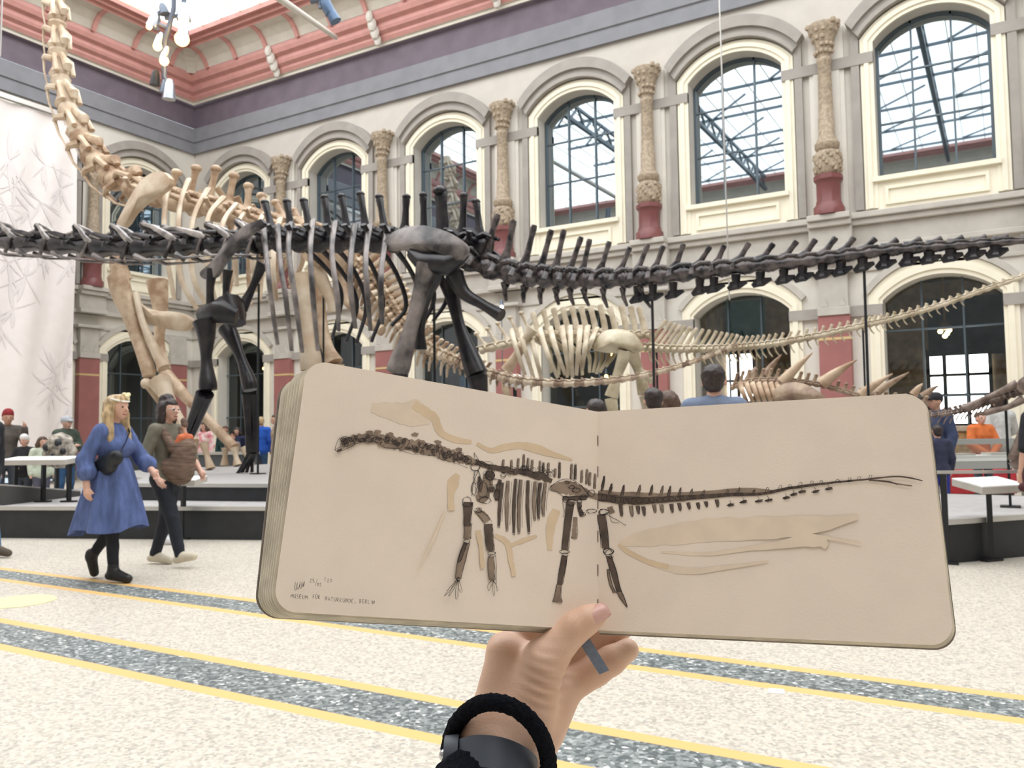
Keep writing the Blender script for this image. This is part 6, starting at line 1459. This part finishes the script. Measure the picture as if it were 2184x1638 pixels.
# ---- people behind the platform, left
def far(label, px, py, z, head, top_, tr=(.05, .06, .08), hairm=None, hstyle='short', pose=None, vox=.02, skin=None, hat=None, bag=None, topname='jacket', sleeve=2.0, g=.03, kid=None):
    p, h = at_head(px, py, z)
    b = Body(label, p, head, h - (.02 if hat is None else .045), pose, vox=vox, skin=skin)
    if vox <= .02: b.face()
    if hairm: b.hair(hairm, hstyle)
    b.top(top_, g, sleeve, topname); b.trousers(cloth('t%d' % int(tr[0] * 1000 + tr[2] * 100000), tr)); b.shoes(cloth('plain_shoe', (.06, .055, .05)))
    if hat: b.cap(*hat)
    return b
TOCAM = AZ(0, -1); AWAY = AZ(0, 1)
far('person in a dark red beanie with a raised hand, in front of the banner', 17, 873, 15.5, AZ(.6, -.8), cloth('grey_brown', (.10, .085, .075)), pose=dict(ell=(.16, .24, 1.20), wrl=(.30, .22, 1.42)), hat=(cloth('dark_red', (.28, .025, .03)), False, 'beanie', .03), skin=M_sk2)
far('person in a white hat and black coat behind the left panel', 54, 925, 15.0, TOCAM, cloth('black_coat', (.014, .014, .018)), pose=dict(elr=(.08, -.24, 1.15), wrr=(.26, -.05, 1.05), ell=(.08, .24, 1.15), wrl=(.26, .05, 1.05)), hat=(cloth('white_hat', (.8, .79, .76), .04), False, 'hat', .03))
far('child with dark hair and a pale green top, leaning beside the fossil skull', 90, 930, 14.9, AZ(.7, -.6), cloth('pale_green', (.55, .60, .48)), hairm=H_brown, hstyle='bob', tr=(.10, .10, .14))
far('person in a dark green jacket and grey cap with crossed arms', 141, 885, 15.9, AZ(.85, -.4), cloth('dark_green', (.055, .075, .055)), tr=(.04, .11, .24), pose=dict(elr=(.05, -.25, 1.15), wrr=(.25, -.04, 1.18), ell=(.05, .25, 1.15), wrl=(.25, .04, 1.18)), hat=(cloth('grey_cap', (.45, .47, .50), .05), True, 'cap'), hairm=None, g=.045)
# ---- group behind the skeletons' feet
q = at(478, 985, 20.6); m = MB(); m.box((q.x, q.y, .45), (1.5, .5, .9), rz=.3); e = empty('bench', (q.x, q.y, 0), 'low grey bench block behind the feet of the black skeleton', 'bench'); m.build('body', mat('grey_laminate', (.10, .11, .125), .6, .05, 5), e, smooth=False)
m = MB(); m.box((q.x, q.y, .93), (1.6, .58, .06), rz=.3); m.build('top', M_alu, e, smooth=False)
far('person in a dark green pullover behind the grey bench', 481, 908, 22.6, TOCAM, cloth('bottle_green', (.015, .05, .05)), hairm=H_brown, skin=M_sk2)
far('person in a navy top behind the grey bench, beside the black forelimb', 506, 911, 22.8, TOCAM, cloth('navy', (.015, .022, .06)), hairm=H_dark, hstyle='bob')
far('small ginger-haired child in the middle of the group behind the grey bench', 496, 925, 22.3, TOCAM, cloth('grey_child', (.22, .2, .19)), hairm=H_red)
far('child in a dusty pink top, lowest behind the grey bench', 489, 945, 22.0, TOCAM, cloth('dusty_pink', (.45, .25, .23)), hairm=H_dark, hstyle='bob')
far('child in a pink and white top behind the tan hand bones', 438, 899, 21.4, AZ(-.4, -.7), mat('cloth_pink_white', (.75, .20, .25), .85, col2=(.85, .80, .76), scale=9), hairm=H_brown, hstyle='bob')
far('person in a bright blue shirt seen from behind, beside the black forelimb', 556, 889, 22.6, AZ(-.2, .95), cloth('bright_blue', (.02, .11, .55), .1), tr=(.05, .11, .22), hairm=H_blond, topname='shirt')
far('person with brown hair and a sandy coat, half hidden by the sketchbook\'s left edge', 590, 884, 22.2, AZ(-.8, -.3), cloth('sandy', (.42, .32, .22)), hairm=H_brown)
# ---- heads above the right page
far('dark-haired man in a grey-blue shirt seen from behind above the right page', 1521, 776, 6.7, AZ(.35, .95), cloth('grey_blue', (.16, .20, .29), .1), tr=(.03, .035, .05), hairm=H_dark, vox=.013, topname='shirt')
far('dark-haired person, larger of the two close heads above the right page', 1393, 826, 8.0, AWAY, cloth('black_top', (.02, .02, .025)), hairm=H_dark, pose=dict(wrl=(.2, .2, 1.4), ell=(.1, .26, 1.15)), vox=.016)
far('brown-haired person, smaller of the two close heads above the right page', 1425, 832, 8.5, AWAY, cloth('brown_top', (.10, .06, .045)), hairm=H_brown, hstyle='bob', vox=.016)
far('person with short dark hair, just above the fold of the sketchbook', 1272, 850, 7.4, AZ(-.3, .9), mat('cloth_stripes', (.05, .06, .09), .85, col2=(.55, .55, .55), scale=40), hairm=H_dark, vox=.016)
# ---- people at the right
far('person in a dark cap and navy jacket at the sketchbook\'s upper right corner', 1996, 834, 12.4, AZ(-.9, -.3), mat('cloth_navy_white', (.03, .045, .10), .85, col2=(.05, .07, .14), scale=3), hat=(cloth('black_cap', (.015, .015, .02)), True, 'cap'), skin=M_sk2, tr=(.03, .03, .05))
far('child in bright blue trousers between the sketchbook and the display case', 1999, 905, 12.0, AWAY, cloth('deep_blue', (.03, .035, .07)), tr=(.02, .03, .30), hairm=H_dark)
far('person in an orange jacket leaning over the glass display case', 2090, 878, 14.9, TOCAM, cloth('orange_jacket', (.60, .15, .035), .12), hairm=H_brown, pose=dict(elr=(.10, -.26, 1.10), wrr=(.30, -.05, .92), ell=(.10, .26, 1.10), wrl=(.30, .05, .92)), g=.04, vox=.017)
far('person in a pale grey hoodie behind the one in orange', 2130, 846, 16.3, AZ(.1, .95), cloth('pale_grey_hoodie', (.50, .51, .50), .1), hairm=H_dark, pose=dict(elr=(.10, -.28, 1.14), wrr=(.24, -.12, 1.0)), g=.04, tr=(.015, .015, .02))
b5 = Body('person in a black short-sleeved top, cut off by the right picture edge', on_z(2256, 1220, 0), AZ(.2, .9), 1.70, dict(elr=(.0, -.22, 1.14)), vox=.015); b5.hair(H_dark, 'bob'); b5.top(cloth('black_tee', (.012, .013, .017)), .02, 1.0, 'shirt'); b5.trousers(cloth('dark_jeans', (0, 0, 0))); b5.shoes(cloth('dark_shoe', (.03, .03, .03)))
c = at(2184, 1022, 7.3); e = empty('shoulder_bag', (c.x, c.y, c.z - .1), 'dark maroon bag hanging beside the person cut off by the right picture edge', 'bag')
soft('pouch', [(c + Vector((.03, 0, .03)), c + Vector((.05, .01, -.06)), .07, .09, .02, (1, .6, 0), .5), (c + Vector((-.01, -.02, -.07)), c + Vector((.09, .04, -.08)), .04, .04, .03)], .012, cloth('maroon', (.07, .018, .022)), e); m = MB(); m.tube([c + VZ * .06, c + VZ * .3 + Vector((.08, .05, 0)), c + VZ * .55 + Vector((.16, .1, 0))], .012, 6, .5); m.build('strap', M_post, e)
q = at(2055, 1000, 15.6); m = MB(); m.box((q.x, q.y + .35, .30), (1.7, .45, .44), rz=.5); e = empty('bench', (q.x, q.y + .35, 0), 'red upholstered bench seen under the glass display case', 'bench'); m.build('seat', cloth('red_fabric', (.42, .03, .04)), e, bevel=.02)
m = MB(); m.box((q.x, q.y + .35, .04), (1.6, .4, .08), rz=.5); m.build('plinth', M_black, e, smooth=False)
